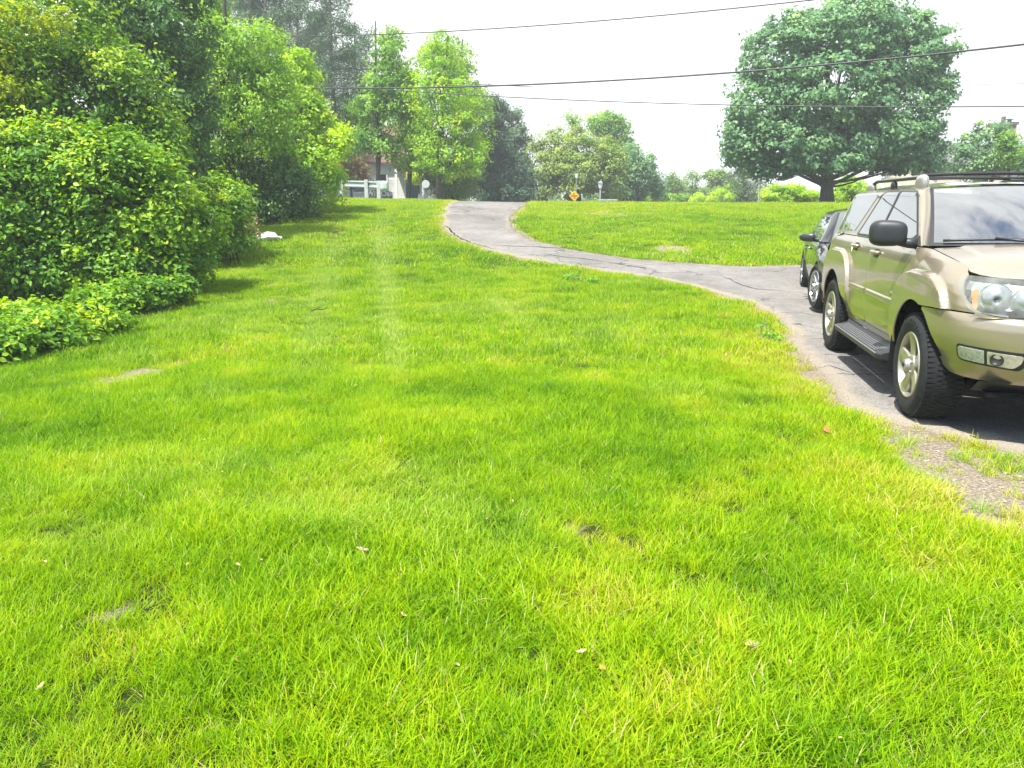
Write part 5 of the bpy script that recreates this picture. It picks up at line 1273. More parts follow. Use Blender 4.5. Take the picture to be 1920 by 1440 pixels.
tag(suv, 'gold four wheel drive SUV parked on the drive with roof rack and running boards', 'car')
AR = .475
def suv_side(sd):
    S = SB.side()
    # front wing
    wing = [(1.035, 1.238)] + [(a, float(np.interp(a, *SB.shoulder))) for a in np.linspace(1.12, 1.80, 12)] + [(1.84, 1.118), (1.872, 1.103), (1.915, 1.04), (1.985, .955), (2.065, .893), (2.09, .872), (1.93, .872), (1.75, .868), (1.600, .858)]
    wing += arc(1.395, .40, AR, 74, 170, 34) + [(.905, .485), (.817, .485), (.82, .82), (.845, .95), (.905, 1.04), (1.0, 1.115), (1.028, 1.16)]
    panel('front_wing', wing, S, P_GOLD, suv, sd, .010)
    fd = rounded([(1.026, 1.236), (1.018, 1.165), (.99, 1.122), (.895, 1.046), (.835, .953), (.809, .82), (.806, .485), (-.175, .485), (-.158, .85), (-.153, 1.238)], [.01, .03, .05, .05, .05, .05, .03, .04, .1, .01])
    d = panel('front_door', fd, S, P_GOLD, suv, sd, .026)
    rd = rounded([(-.163, 1.238), (-.168, .85), (-.185, .485), (-.742, .485), (-.745, .82), (-.775, .96), (-.835, 1.06), (-.885, 1.13), (-.905, 1.238)], [.01, .1, .04, .03, .05, .05, .05, .05, .01])
    r = panel('rear_door', rd, S, P_GOLD, suv, sd, .026)
    qp = [(-.915, 1.238), (-.895, 1.135), (-.845, 1.065), (-.785, .965), (-.753, .82), (-.750, .485), (-.92, .485)] + arc(-1.395, .40, AR, 10, 158, 46) + [(-1.87, .50), (-2.22, .52), (-2.27, .70), (-2.27, .80), (-2.24, 1.238)]
    panel('quarter_panel', qp, S, P_GOLD, suv, sd, .011)
    panel('sill', [(.90, .478), (.90, .425), (-.89, .425), (-.89, .478)], S, P_GOLD, suv, sd, .04)
    # upper side with its glass
    up = rounded([(1.075, 1.246), (.80, 1.42), (.46, 1.648), (.40, 1.692), (-1.92, 1.692), (-2.04, 1.62), (-2.20, 1.36), (-2.23, 1.246)], [.0, .1, .06, .0, .02, .08, .05, .0])
    ub = panel('upper_body', up, S, P_GOLD, suv, sd, .026)
    sl_ = rounded([(1.005, 1.250), (.44, 1.628), (.36, 1.662), (-.60, 1.672), (-.665, 1.652), (-.945, 1.250)], [.02, .08, .05, .05, .05, .02])
    panel('window_seal', sl_, S, m_trimb, d, sd, .03, .006, lift=.004)
    panel('window_trim', rounded([(.965, 1.262), (.425, 1.618), (.345, 1.646), (-.05, 1.652), (-.105, 1.262)], [.02, .07, .05, .02, .02]), S, m_win, d, sd, .03, .004, lift=.0075).name = 'window'
    panel('window', rounded([(-.185, 1.262), (-.130, 1.652), (-.53, 1.655), (-.605, 1.636), (-.875, 1.262)], [.02, .02, .05, .06, .02]), S, m_win, r, sd, .03, .004, lift=.0075)
    # the door frames between the two panes are painted
    panel('door_pillar', rounded([(-.112, 1.256), (-.065, 1.660), (-.115, 1.660), (-.178, 1.256)], .004), S, m_plas, d, sd, .03, .004, lift=.009)
    panel('quarter_window', rounded([(-1.10, 1.285), (-.80, 1.625), (-.86, 1.655), (-1.62, 1.650), (-1.70, 1.615), (-1.97, 1.33), (-1.93, 1.285)], [.04, .04, .05, .05, .06, .05, .05]), S, m_win, ub, sd, .03, .006, lift=.004)
    # mouldings, handles, badge
    for a0_, a1_, pr in ((.800, -.150, d), (-.175, -.735, r)):
        g = np.linspace(0, 1, 26); A = a0_ + (a1_ - a0_) * g
        cs = [(-.030, 0), (-.024, .012), (-.002, .016), (.002, .010), (.006, .016), (.022, .013), (.030, 0)]
        G = np.array([[(a, -sd * (float(SB.B(a, .772 + dz)) + dy * min(1, (12 * min(q, 1 - q)) ** .5 + .05)), .772 + dz) for dz, dy in cs] for a, q in zip(A, g)])
        mb = MB(); mb.grid(G); mb.build('moulding', P_GOLD, pr, smooth=True)
    handle(d, SB, .045, 1.128, sd, P_GOLD); handle(r, SB, -.73, 1.148, sd, P_GOLD)
    yb = float(SB.B(.67, .832)) + .003
    text_mesh('badge', '4WD', .052, m_chrome, d, (.705, -sd * yb, .838), (PI / 2, 0, 0) if sd == 1 else (PI / 2, 0, PI), .003, sx=1.25, bold=.001)
    # fuel side reflector, running board
    G = []
    for a in np.linspace(.84, -.84, 40):
        e = min(1, ((.84 - abs(a)) / .10 + .12)) ** .5; w = .135 * (0.55 + .45 * e)
        G.append([(a, -sd * (.86), .420), (a, -sd * (.875), .388), (a, -sd * (.875 + w * .55), .372), (a, -sd * (.875 + w * .96), .362), (a, -sd * (.875 + w), .350), (a, -sd * (.875 + w * .93), .318), (a, -sd * (.86 + w * .5), .308), (a, -sd * .84, .315)])
    mb = MB(); mb.grid(np.array(G)); mb.add(np.array(G[0]), [tuple(range(8))]); mb.add(np.array(G[-1]), [tuple(range(8))[::-1]]); rb = mb.build('running_board', m_plas, suv, smooth=True)
    mb = MB()
    for j, yy in enumerate(np.linspace(.893, .985, 5)):
        zz = .372 - (yy - .950) * .14 + .005
        for a in np.arange(-.70, .72, .055): mb.box((a, -sd * yy, zz), (.044, .011, .007))
    mb.build('step_tread', m_tread, rb)
    mb = MB(); mb.box((0, -sd * 1.002, .358), (1.56, .012, .012)); mb.build('edge_strip', m_tread, rb, bevel=.004)
    # door mirror: a big rounded black shell on a short arm
    def sh(P): Q = P.copy(); Q[:, :, 0] += P[:, :, 1] * .25 * 1; Q[:, :, 2] *= 1 + .10 * (P[:, :, 1] / .13); return Q
    Mr = Matrix.Rotation(0, 4, 'Z')
    mr = superbox('side_mirror', (.93, -sd * 1.045, 1.335), (.17, .255, .20), .62, m_plas, suv, 22, shear=lambda P: np.stack([P[..., 0] + sd * P[..., 1] * .22, P[..., 1], P[..., 2] * (1 - sd * P[..., 1] * .35)], -1))
    mb = MB(); mb.tube([(.98, -sd * .84, 1.262), (.965, -sd * .90, 1.262), (.95, -sd * .97, 1.275)], [.045, .04, .035], 10); mb.build('mirror_arm', m_plas, mr, smooth=True)
    panel('mirror_base', rounded([(1.03, 1.245), (.875, 1.245), (.865, 1.30), (.915, 1.325)], .02), S, m_plas, mr, sd, .02, .01, lift=.018)
    # roof rail with rounded feet
    rk = empty('roof_rail', (0, 0, 0), 0, suv)
    yr = .60; g = np.linspace(0, 1, 40); A = .10 + g * (-1.62 - .10)
    zr_ = 1.70 + .078 * np.minimum(1, np.minimum((g + .02) * 14, (1.0 - g) * 5.5 + .05)) ** .6
    mb = MB(); mb.tube(np.column_stack([A, np.full(40, -sd * yr), zr_]), .017, 10); mb.build('rail', m_plas, rk, smooth=True)
    mb = MB(); mb.tube(np.column_stack([A, np.full(40, -sd * (yr + .006)), zr_ + .010]), .009, 8); mb.build('rail_cap', m_alloy, rk, smooth=True)
    superbox('rail_foot', (.115, -sd * yr, 1.726), (.24, .075, .15), .75, m_silver, rk, 16); superbox('rail_foot', (-1.55, -sd * yr, 1.714), (.28, .070, .11), .8, m_silver, rk, 16); superbox('rail_foot', (-.72, -sd * yr, 1.725), (.12, .05, .09), .8, m_plas, rk, 12)
    # headlamp
    FHm = SB.front(FH, 4)
    hl = rounded([(1.020, 1.098), (1.055, 1.035), (1.16, .940), (1.285, .884), (1.45, .866), (1.86, .852), (1.88, .99), (1.83, 1.074), (1.45, 1.094)], [.03, .05, .08, .06, .1, .04, .05, .03, .1])
    hb = panel('headlight', hl, SB.front(FH, 4, -.055), m_reflr, suv, sd, .03, 0)
    panel('bezel', np.array(hl), SB.front(FH, 4, -.003), m_plas, hb, sd, .03, .0) if False else None
    def disc(q, z, r, off, mat, nm, prof):
        c = SB.front(FH, 4, off)(np.array([q]), np.array([z]))[0]; e = 1e-3
        du = SB.front(FH, 4)(np.array([q + e]), np.array([z]))[0] - SB.front(FH, 4)(np.array([q - e]), np.array([z]))[0]
        nrm = np.array([-du[1], du[0], 0]); nrm /= np.linalg.norm(nrm); nrm = nrm if nrm[0] > 0 else -nrm
        nrm = nrm * .45 + np.array([1, 0, 0]) * .55; nrm /= np.linalg.norm(nrm)
        mb = MB(); mb.lathe([(rr * r, -hh) for rr, hh in prof], 36); o = mb.build(nm, mat, hb, smooth=True)
        ax = Vector((nrm[0], -sd * nrm[1], 0)); o.rotation_mode = 'QUATERNION'; o.rotation_quaternion = Vector((0, -1, 0)).rotation_difference(ax); o.location = (c[0], -sd * c[1], c[2]); return o
    bowl = [(1.06, .012), (1.0, .018), (.95, .0), (.75, -.030), (.4, -.048), (.18, -.05), (.16, -.02), (0, -.015)]
    disc(1.43, .970, .096, -.040, m_reflr, 'lamp_bowl', [(a, -b) for a, b in bowl]); disc(1.665, .962, .086, -.036, m_reflr, 'lamp_bowl', [(a, -b) for a, b in bowl])
    panel('turn_signal', rounded([(1.185, 1.010), (1.225, .935), (1.295, .908), (1.275, .99), (1.245, 1.035)], .02), SB.front(FH, 4, -.030), m_amber, hb, sd, .02, .01)
    panel('lamp_lens', hl, FHm, m_lens, hb, sd, .03, .012, lift=.002)
    # bumper with fog lamps
    return d
for sd in (1, -1): suv_side(sd)
BMm = SB.front(FB, 3)
def qa(a, z): return a - float(SB.W(a, z))
for sd in (1, -1):
    bo = [(qa(1.602, .85), .850), (1.05, .862), (1.31, .862), (1.60, .852), (2.10, .842)] + [(float(np.interp(z, *FB)) - .002, z) for z in np.linspace(.842, .430, 22)] + [(1.65, .425), (1.20, .428), (1.06, .438), (.985, .47), (.93, .53)] + [(qa(a, z), z) for a, z in arc(1.395, .40, AR, 16, 66, 16)]
    bp = panel('front_bumper', bo, BMm, P_GOLD, suv, sd, .022, .03)
    fo = rounded([(1.165, .662), (1.165, .572), (1.20, .548), (1.70, .528), (1.755, .572), (1.785, .636), (1.75, .648)], [.03, .03, .02, .04, .03, .03, .02])
    fg = panel('fog_lamp', fo, BMm, m_trimb, bp, sd, .02, .012, lift=.004)
    panel('indicator_lens', rounded([(1.185, .648), (1.185, .578), (1.215, .562), (1.43, .553), (1.43, .640)], [.02, .02, .02, .008, .008]), BMm, plain('lamp_glass', (.34, .36, .30), .12, coat=1.0, var=.35, scale=50), fg, sd, .02, .004, lift=.009)
    panel('fog_reflector', rounded([(1.455, .639), (1.455, .552), (1.66, .543), (1.715, .580), (1.735, .628)], [.01, .01, .03, .02, .02]), BMm, plain('fog_silver', (.50, .50, .40), .25, metal=.4, coat=1.0, var=.2, scale=40), fg, sd, .02, .004, lift=.009)
    c = SB.front(FB, 3, .012)(np.array([1.535]), np.array([.594]))[0]
    mb = MB(); mb.lathe([(0, .002), (.028, .0), (.032, -.006), (.039, -.006), (.041, .004)], 28); fl_ = mb.build('fog_bulb', m_trimb, fg, smooth=True); fl_.location = (c[0], -sd * c[1], c[2]); fl_.rotation_euler = (0, 0, PI / 2 + sd * .55 * 0 + (-sd * .6))
    # painted filler under the headlamp
    panel('lamp_filler', [(1.325, .880), (1.46, .862), (1.90, .846), (2.17, .846), (2.17, .838), (1.30, .858)], SB.front(FH, 4), P_GOLD, bp, sd, .03, .01, lift=.01)
# bumper lower valance
mb = MB(); mb.grid(np.array([[(2.19 - .10 * abs(y) ** 2 - .12 * k, y, .44 - .09 * k) for k in (0, 1)] for y in np.linspace(-.72, .72, 24)])); mb.build('valance', m_plas, suv, smooth=True)
mb = MB(); mb.box((1.80, 0, .345), (.62, 1.30, .03)); mb.build('added_shade_plate', m_black, suv)  # plate added below the nose to keep sunlight from leaking past the valance
# grille
mb = MB()
for z in np.linspace(.885, 1.035, 5): mb.box((2.155, 0, z), (.03, .66, .016))
mb.box((2.15, 0, .96), (.03, .05, .18)); mb.box((2.15, -.17, .96), (.03, .012, .17)); mb.box((2.15, .17, .96), (.03, .012, .17)); gl_o = mb.build('grille', m_trimb, suv)
mb = MB(); mb.box((2.175, 0, 1.055), (.05, .72, .035)); mb.box((2.175, 0, .862), (.05, .72, .03)); mb.box((2.172, .35, .957), (.05, .03, .158)); mb.box((2.172, -.35, .957), (.05, .03, .158)); mb.build('surround', P_GOLD, gl_o, bevel=.01)
# bonnet
def Zs(a): return np.interp(a, [.9, 1.04, 1.2, 1.6, 1.73, 1.85, 2.0, 2.15, 2.4], [1.245, 1.240, 1.228, 1.180, 1.155, 1.118, 1.088, 1.072, 1.06])
def Zs_s(a): return sum(Zs(a + d) for d in np.linspace(-.09, .09, 9)) / 9
def bon(u, v):       # u forward, v sideways
    w = np.abs(v) / .80; ridge = .012 * sstep((.62 - np.abs(v) - .10 * (1.9 - u) * 0) / .05)
    return np.stack([u, v, Zs_s(u) + .052 * (1 - w ** 2.2) * (1 - .55 * sstep((u - 1.65) / .5)) + ridge * sstep((2.1 - u) / .3) - .004], -1)
_fc = SB.front(FH, 4)(np.linspace(1.10, 1.95, 9), np.full(9, 1.094))
half = [(1.15, .772), (1.30, .772), (1.5, .767), (1.68, .756), (1.79, .748)] + [(float(q[0]) - .018, float(q[1]) - .022) for q in _fc] + [(2.125, .12), (2.127, 0)]
rear = [(1.30, 0), (1.285, .25), (1.235, .5), (1.17, .72)]
hp = np.array([(a, -b) for a, b in half[:-1]] + [(half[-1][0], 0)] + [(a, b) for a, b in half[-2::-1]] + [(a, b) for a, b in rear[::-1]] + [(a, -b) for a, b in rear[1:]])
P_ = dense(hp, .03); lo, hi = P_.min(0), P_.max(0); gx_, gy_ = np.meshgrid(np.arange(lo[0], hi[0], .03), np.arange(lo[1], hi[1], .03)); gx_ = gx_.ravel(); gy_ = gy_.ravel(); k = in_poly(gx_, gy_, P_) & (d_line(gx_, gy_, np.vstack([P_, P_[:1]])) > .012)
r_ = delaunay_2d_cdt([Vector(p) for p in P_] + [Vector((a, b)) for a, b in zip(gx_[k], gy_[k])], [], [list(range(len(P_)))], 1, 1e-7)
uv = np.array([tuple(v) for v in r_[0]]); Xb = bon(uv[:, 0], uv[:, 1]); me = bpy.data.meshes.new('bonnet'); e = 4e-3
dn_ = np.cross(bon(uv[:, 0] + e, uv[:, 1]) - bon(uv[:, 0] - e, uv[:, 1]), bon(uv[:, 0], uv[:, 1] + e) - bon(uv[:, 0], uv[:, 1] - e)); dn_ = unit(dn_)
fc = [tuple(q) for q in r_[2]]; nb_ = len(Xb); m_ = len(P_)
fx = np.cross(Xb[[q[1] for q in fc]] - Xb[[q[0] for q in fc]], Xb[[q[2] for q in fc]] - Xb[[q[0] for q in fc]])[:, 2].sum() < 0
fc = [q[::-1] for q in fc] if fx else fc
bi = np.array([int(np.argmin(((uv - p) ** 2).sum(1))) for p in P_])
Vb = np.vstack([Xb, Xb[bi] * np.array([.995, .985, 1]) - np.array([0, 0, .045])]); fc += [(int(bi[i]), int(bi[(i + 1) % m_]), nb_ + (i + 1) % m_, nb_ + i) for i in range(m_)]
me.from_pydata(Vb.tolist(), [], fc); me.materials.append(P_GOLD); me.polygons.foreach_set('use_smooth', [True] * len(me.polygons))
me.normals_split_custom_set_from_vertices([tuple(q) for q in np.vstack([dn_, dn_[bi] * .3 + np.array([.7, 0, 0])])]); bonnet = link('bonnet', me, suv)
# cowl, windscreen, pillars, roof
def roofz(b): return 1.62 + .125 * (1 - np.clip(np.abs(b) / .715, 0, 1) ** 2.6) ** (1 / 2.2)
def ws_pt(s, b):     # s: 0 bottom .. 1 top ; b in -1..1
    bot = np.array([1.235 - .245 * b * b, .755 * b, 1.262 - .012 * b * b]); top = np.array([.50 - .105 * b * b, .615 * b, float(roofz(.615 * b)) - .032 * (1 - b ** 4) - .008])
    p = bot + (top - bot) * s; bul = .020 * math.sin(s * PI); return p + np.array([bul * .55, 0, bul * .83])
W_ = np.array([[ws_pt(s, b) for s in np.linspace(.035, .97, 14)] for b in np.linspace(-.965, .965, 28)])
ws = surf('windscreen', W_, m_ws, suv)
W2 = np.array([[ws_pt(s, b) - np.array([.006, 0, .010]) for s in (0, 1)] for b in np.linspace(-1, 1, 24)])
fr = []
for (s0, s1, b0, b1) in ((-.02, .045, -1, 1), (.955, 1.0, -1, 1), (.045, .955, -1.0, -.955), (.045, .955, .955, 1.0)):
    fr.append(np.array([[ws_pt(s, b) + np.array([-.001, 0, -.002]) for s in np.linspace(s0, s1, 8)] for b in np.linspace(b0, b1, 20)]))
mb = MB(); [mb.grid(g) for g in fr]; mb.build('seal', m_trimb, ws, smooth=True)
for sd in (1, -1):
    G = []
    for s in np.linspace(-.03, 1.0, 16):
        p = ws_pt(s, sd * -1.0); zz = 1.246 + (1.690 - 1.246) * max(0, s); aa = np.interp(zz, [1.246, 1.42, 1.648, 1.692], [1.078, .803, .463, .403])
        q = np.array([aa, -sd * float(SB.B(aa, zz)), zz]); m = (p + q) / 2 + np.array([.030, -sd * .016, .018])
        G.append([(1 - t) ** 2 * p + 2 * t * (1 - t) * m + t * t * q for t in np.linspace(0, 1, 8)])
    surf('windscreen_pillar', np.array(G), P_GOLD, suv)
RF = []
for b in np.linspace(-.628, .628, 30):
    k = b / .628; af = .497 - .105 * (b / .615) ** 2
    RF.append([(a, b, float(roofz(b)) - .032 * (1 - k ** 4) * sstep((a + .35) / .85) - .02 * sstep((-1.3 - a) / .8) + (.006 * (1 - abs(math.sin(k * 9))) if abs(k) < .8 and a < .1 else 0)) for a in np.linspace(af, -2.02, 40)])
surf('roof', np.array(RF), P_GOLD, suv)
for a in (-.02, -1.2):
    mb = MB(); mb.tube([(a, y, 1.795 + .016 * (1 - (y / .6) ** 2)) for y in np.linspace(-.6, .6, 16)], .014, 8); mb.build('roof_crossbar', m_trimb, suv, smooth=True)
mb = MB(); mb.tube([(.02, y, 1.762 + .01 * (1 - (y / .6) ** 2)) for y in np.linspace(-.59, .59, 16)], .009, 6); mb.build('roof_crossbar', m_trimb, suv, smooth=True)
mb = MB(); mb.grid(np.array([[(1.33 - .27 * (y / .76) ** 2 - .13 * k, y, 1.262 - .015 * (y / .76) ** 2 - .012 * math.sin(k * PI)) for k in np.linspace(0, 1, 6)] for y in np.linspace(-.77, .77, 24)])); mb.build('cowl', m_trimb, suv, smooth=True)
for y0, y1 in ((-.68, -.02), (-.08, .60)):
    mb = MB(); y = np.linspace(y0, y1, 14); P = np.array([ws_pt(.035 + .02 * math.sin((q - y0) / (y1 - y0) * PI), q / .755) + np.array([.02, 0, .016]) for q in y]); mb.tube(P, .011, 6); mb.tube([P[6] + np.array([.02, 0, .01]), P[9] + np.array([.05, 0, -.005]), P[13] + np.array([.07, 0, -.02])], .010, 6); mb.build('wiper', m_trimb, suv, smooth=True)
# rear: tail panel, glass, lamps, bumper
for sd in (1, -1):
    def tail(u, v): 
        R = np.interp(v, *SB.Rr); f = (1 - np.clip(np.abs(u) / (SB.W(np.full_like(u, -1.5), v) + 1e-6), 0, 1) ** 4) ** .25; return np.stack([-1.55 + (R + 1.55) * f, np.abs(u), v], -1)
    panel('tail_panel', [(0, .60), (.86, .60), (.86, 1.238), (.80, 1.30), (.62, 1.66), (0, 1.69)], tail, P_GOLD, suv, sd, .04, 0)
    tg = panel('rear_lamp', rounded([(.60, .92), (.80, .92), (.78, 1.20), (.60, 1.18)], .03), tail, m_red, suv, sd, .03, .01, lift=.012)
    panel('rear_glass', rounded([(0, 1.26), (.70, 1.26), (.58, 1.60), (0, 1.62)], [0, .05, .05, 0]), tail, m_win, suv, sd, .04, .004, lift=.006)
mb = MB(); y = np.linspace(-.93, .93, 30); mb.grid(np.array([[(-2.46 + .5 * abs(q / .93) ** 4 + dx, q * (.985 if dx else 1), z) for dx, z in ((.1, .70), (.02, .69), (0, .64), (0, .52), (.03, .46), (.12, .45))] for q in y])); mb.build('rear_bumper', P_GOLD, suv, smooth=True)
# dark inner hull, wheel housings, axles
mb = MB()
def hull(zs, aa, ins):
    for sd in (1, -1):
        for z0, z1 in zip(zs[:-1], zs[1:]):
            for a0, a1 in zip(aa[:-1], aa[1:]):
                if z1 > float(np.interp(a1, *SB.shoulder)) - .10 or z1 > 1.5 or (a1 > 1.9 and z0 < .6): continue
                if any(math.hypot((a0 + a1) / 2 - c_, max(0, (z0 + z1) / 2 - .40)) < AR + .06 for c_ in (1.395, -1.395)): continue
                q = [(a, -sd * max(.02, float(SB.B(a, z)) - ins), z) for a, z in ((a0, z0), (a1, z0), (a1, z1), (a0, z1))]; mb.add(q, [(0, 1, 2, 3)])
hull(np.r_[np.linspace(.44, 1.22, 12)], np.linspace(-2.25, 2.05, 44), .045)
mb.box((-.0, 0, .47), (1.7, 1.5, .06)); mb.box((1.90, 0, .74), (.10, 1.15, .50)); mb.box((-2.1, 0, .60), (.3, 1.3, .3)); mb.box((0, 0, .40), (4.0, .35, .12)); mb.box((1.395, 0, .388), (.12, 1.5, .12)); mb.box((-1.395, 0, .388), (.14, 1.5, .14))
for ca in (1.395, -1.395):
    for sd in (1, -1):
        t = np.radians(np.linspace(14, 166, 30)); G = np.array([[(ca + (AR + .03) * math.cos(q), -sd * (y or .872 - .17 * float(sstep((ca + AR * math.cos(q) - 1.58) / .28))), .40 + (AR + .03) * math.sin(q)) for q in t] for y in (None, .60, .50)]); mb.grid(G); mb.box((ca, -sd * .50, .68), (.92, .02, .52))
mb.build('underbody', m_black, suv)
for ca in (1.395, -1.395):
    for sd in (1, -1): wheel(suv, ca, .925 if ca > 0 else .928, sd)
# mud flaps behind the front wheels
for sd in (1, -1):
    mb = MB(); mb.box((.905, -sd * .82, .40), (.016, .22, .34)); mb.build('mud_flap', m_black, suv, bevel=.004)
# cabin seen through the windscreen
m_cab_g = plain('cabin_grey', (.22, .22, .21), .8, var=.15, scale=12); m_cab_d = plain('dash_dark', (.035, .036, .038), .6)
mb = MB(); mb.grid(np.array([[(1.12 - .40 * k, y, 1.20 + .04 * math.sin(k * PI) - .10 * k ** 3) for k in np.linspace(0, 1, 6)] for y in np.linspace(-.70, .70, 12)])); mb.build('dashboard', m_cab_d, suv, smooth=True)
for y in (-.37, .37):
    st_ = superbox('seat', (-.05, y, 1.06), (.24, .50, .66), .5, m_cab_g, suv, 14); superbox('headrest', (-.10, y, 1.47), (.11, .27, .17), .6, m_cab_g, st_, 12)
mb = MB(); t = np.linspace(0, 2 * PI, 28); mb.tube(np.array([(.62 + .18 * math.sin(q) * .45, .37 + .185 * math.cos(q), 1.17 + .185 * math.sin(q) * .9) for q in t]), .015, 8, caps=False); mb.box((.60, .37, 1.15), (.05, .16, .10)); mb.build('steering_wheel', m_cab_d, suv, smooth=True)
mb = MB(); mb.box((-1.9, 0, 1.0), (.06, 1.3, .5)); mb.box((-.3, 0, .86), (2.6, 1.5, .03)); mb.build('cabin_floor', m_cab_d, suv)
superbox('rear_view_mirror', (.50, 0, 1.565), (.05, .24, .07), .6, m_cab_d, suv, 10)
# ================================================================== the black saloon behind it
CB = Body(zbelt=.93,
    shoulder=([-3, .75, 1.0, 1.4, 1.75, 1.95, 2.2], [.93, .93, .915, .87, .80, .74, .68]),
    tab=smooth_table([.15, .22, .30, .42, .60, .74, .80, .86, .90, .93, .935, 1.30, 1.45], [.82, .845, .872, .890, .900, .897, .890, .872, .850, .825, .822, .63, .56]),
    tabf=smooth_table([.15, .22, .30, .42, .60, .74, .80, .85, .89, .93, .97], [.82, .845, .872, .892, .902, .895, .882, .857, .820, .765, .70]),
    fa0=.80, zr=1.30, hr=.135, wr=.63, flares=[(1.41, .50, .32, .80, .014), (-1.41, .50, .32, .80, .014)], a0=1.15, n=3, nf=3, r0=1.3, acap=1.9,
    Fu=([.15, .3, .5, .65, .75, .85, 1.0], [2.28, 2.36, 2.38, 2.34, 2.26, 2.12, 1.9]), Rr=([.15, .4, .8, .95, 1.2, 1.45], [-2.40, -2.48, -2.46, -2.40, -1.7, -1.3]))
FC = CB.Fu
SX, SY, SYAW = 5.65, 12.31, -.292
sedan = empty('sedan', (SX, SY, float(ground_z(SX, SY)) + .02), math.atan2(-math.cos(SYAW), math.sin(SYAW)))
tag(sedan, 'glossy black sedan half hidden behind the gold SUV', 'car')
RA = .365
for sd in (1, -1):
    S = CB.side()
    wing = [(.70, .925)] + [(a, float(np.interp(a, *CB.shoulder)) - .004) for a in np.linspace(.82, 1.84, 14)] + [(1.93, .715), (1.95, .66), (1.80, .60), (1.77, .52)] + arc(1.41, .335, RA, 30, 176, 34) + [(1.03, .24), (.86, .24), (.80, .60)]
    panel('front_wing', wing, S, P_BLACK, sedan, sd, .03)
    d = panel('front_door', rounded([(.69, .925), (.79, .60), (.85, .24), (-.30, .24), (-.32, .925)], .03), S, P_BLACK, sedan, sd, .03)
    r = panel('rear_door', rounded([(-.33, .925), (-.31, .24), (-.98, .24), (-1.06, .50), (-1.22, .72), (-1.26, .925)], .03), S, P_BLACK, sedan, sd, .03)
    panel('quarter_panel', [(-1.27, .925), (-1.23, .72), (-1.07, .52)] + arc(-1.41, .335, RA, 25, 158, 34) + [(-1.78, .40), (-2.30, .40), (-2.38, .70), (-2.30, .925)], S, P_BLACK, sedan, sd, .03)
    panel('sill', [(.99, .232), (.99, .17), (-.99, .17), (-.99, .232)], S, P_BLACK, sedan, sd, .05)
    up = panel('upper_body', rounded([(.86, .935), (.30, 1.20), (-.06, 1.372), (-.14, 1.378), (-1.05, 1.378), (-1.35, 1.30), (-1.95, .96), (-1.98, .935)], [0, .2, .06, 0, .1, .15, .05, 0]), S, P_BLACK, sedan, sd, .03)
    panel('window_trim', rounded([(.66, .938), (.30, 1.145), (-.02, 1.292), (-.75, 1.302), (-1.10, 1.24), (-1.52, .962), (-1.50, .938)], [.02, .1, .08, .1, .1, .04, .01]), S, m_chrome, up, sd, .03, .004, lift=.003)
    panel('window', rounded([(.60, .948), (.29, 1.132), (-.03, 1.278), (-.28, 1.285), (-.33, .948)], [.03, .1, .06, .01, .01]), S, m_win, d, sd, .03, .004, lift=.006)
    panel('window', rounded([(-.37, .948), (-.32, 1.285), (-.73, 1.288), (-1.06, 1.23), (-1.42, .958)], [.01, .01, .1, .1, .03]), S, m_win, r, sd, .03, .004, lift=.006)
    for a, pr in ((-.18, d), (-1.08, r)):
        y = float(CB.B(a, .80)); mb = MB(); mb.tube([(a - .1 + .2 * t, -sd * (y + .004 + .026 * math.sin(t * PI) ** .5), .80) for t in np.linspace(0, 1, 12)], .014, 8); mb.build('handle', P_BLACK, pr, smooth=True)
    # mirror on a stalk
    mr = superbox('side_mirror', (.56, -sd * 1.00, .995), (.15, .235, .135), .75, P_BLACK, sedan, 18, shear=lambda P: np.stack([P[..., 0] + sd * P[..., 1] * .35, P[..., 1], P[..., 2] * (1 + sd * P[..., 1] * 1.1)], -1))
    mb = MB(); mb.tube([(.58, -sd * .83, .945), (.57, -sd * .90, .955), (.56, -sd * .95, .965)], .022, 8); mb.build('mirror_arm', m_trimb, mr, smooth=True)
    # nose
    bp = panel('front_bumper', [(.895, .60), (1.04, .655), (1.35, .640), (1.75, .60), (2.36, .58), (2.34, .20), (1.60, .18), (1.05, .20), (.93, .22)] + [(a - float(CB.W(a, z)), z) for a, z in arc(1.41, .335, RA, -10, 28, 8)], CB.front(FC, 3), P_BLACK, sedan, sd, .03, .02)
    hl = rounded([(1.085, .715), (1.09, .665), (1.16, .625), (1.55, .600), (1.62, .640), (1.40, .700), (1.20, .735)], [.02, .02, .03, .03, .03, .05, .03])
    hb = panel('headlight', hl, CB.front(FC, 3), m_reflr, sedan, sd, .03, .01, lift=-.02)
    panel('turn_signal', rounded([(1.13, .700), (1.14, .650), (1.21, .632), (1.22, .69)], .015), CB.front(FC, 3), m_amber, hb, sd, .02, .01, lift=-.008)
    panel('lamp_lens', hl, CB.front(FC, 3), m_lens, hb, sd, .03, .01, lift=.003)
    panel('lower_intake', rounded([(1.20, .335), (1.62, .335), (1.60, .250), (1.22, .265)], .03), CB.front(FC, 3), m_trimb, bp, sd, .03, .004, lift=.004)
    panel('intake_blade', rounded([(1.10, .300), (1.50, .258), (1.50, .240), (1.12, .280)], .008), CB.front(FC, 3), m_chrome, bp, sd, .03, .01, lift=.014)
    panel('grille', rounded([(1.98, .60), (2.36, .60), (2.36, .34), (2.02, .34)], .04), CB.front(FC, 3), m_trimb, bp, sd, .03, .004, lift=.004)
    panel('tail_lamp', rounded([(-2.05, .88), (-2.32, .86), (-2.34, .70), (-2.1, .72)], .03), S, m_red, sedan, sd, .03, .01, lift=.006)
def cz_(a): return np.interp(a, [.6, .75, 1.0, 1.4, 1.75, 1.95, 2.2], [.935, .93, .915, .87, .80, .74, .66])
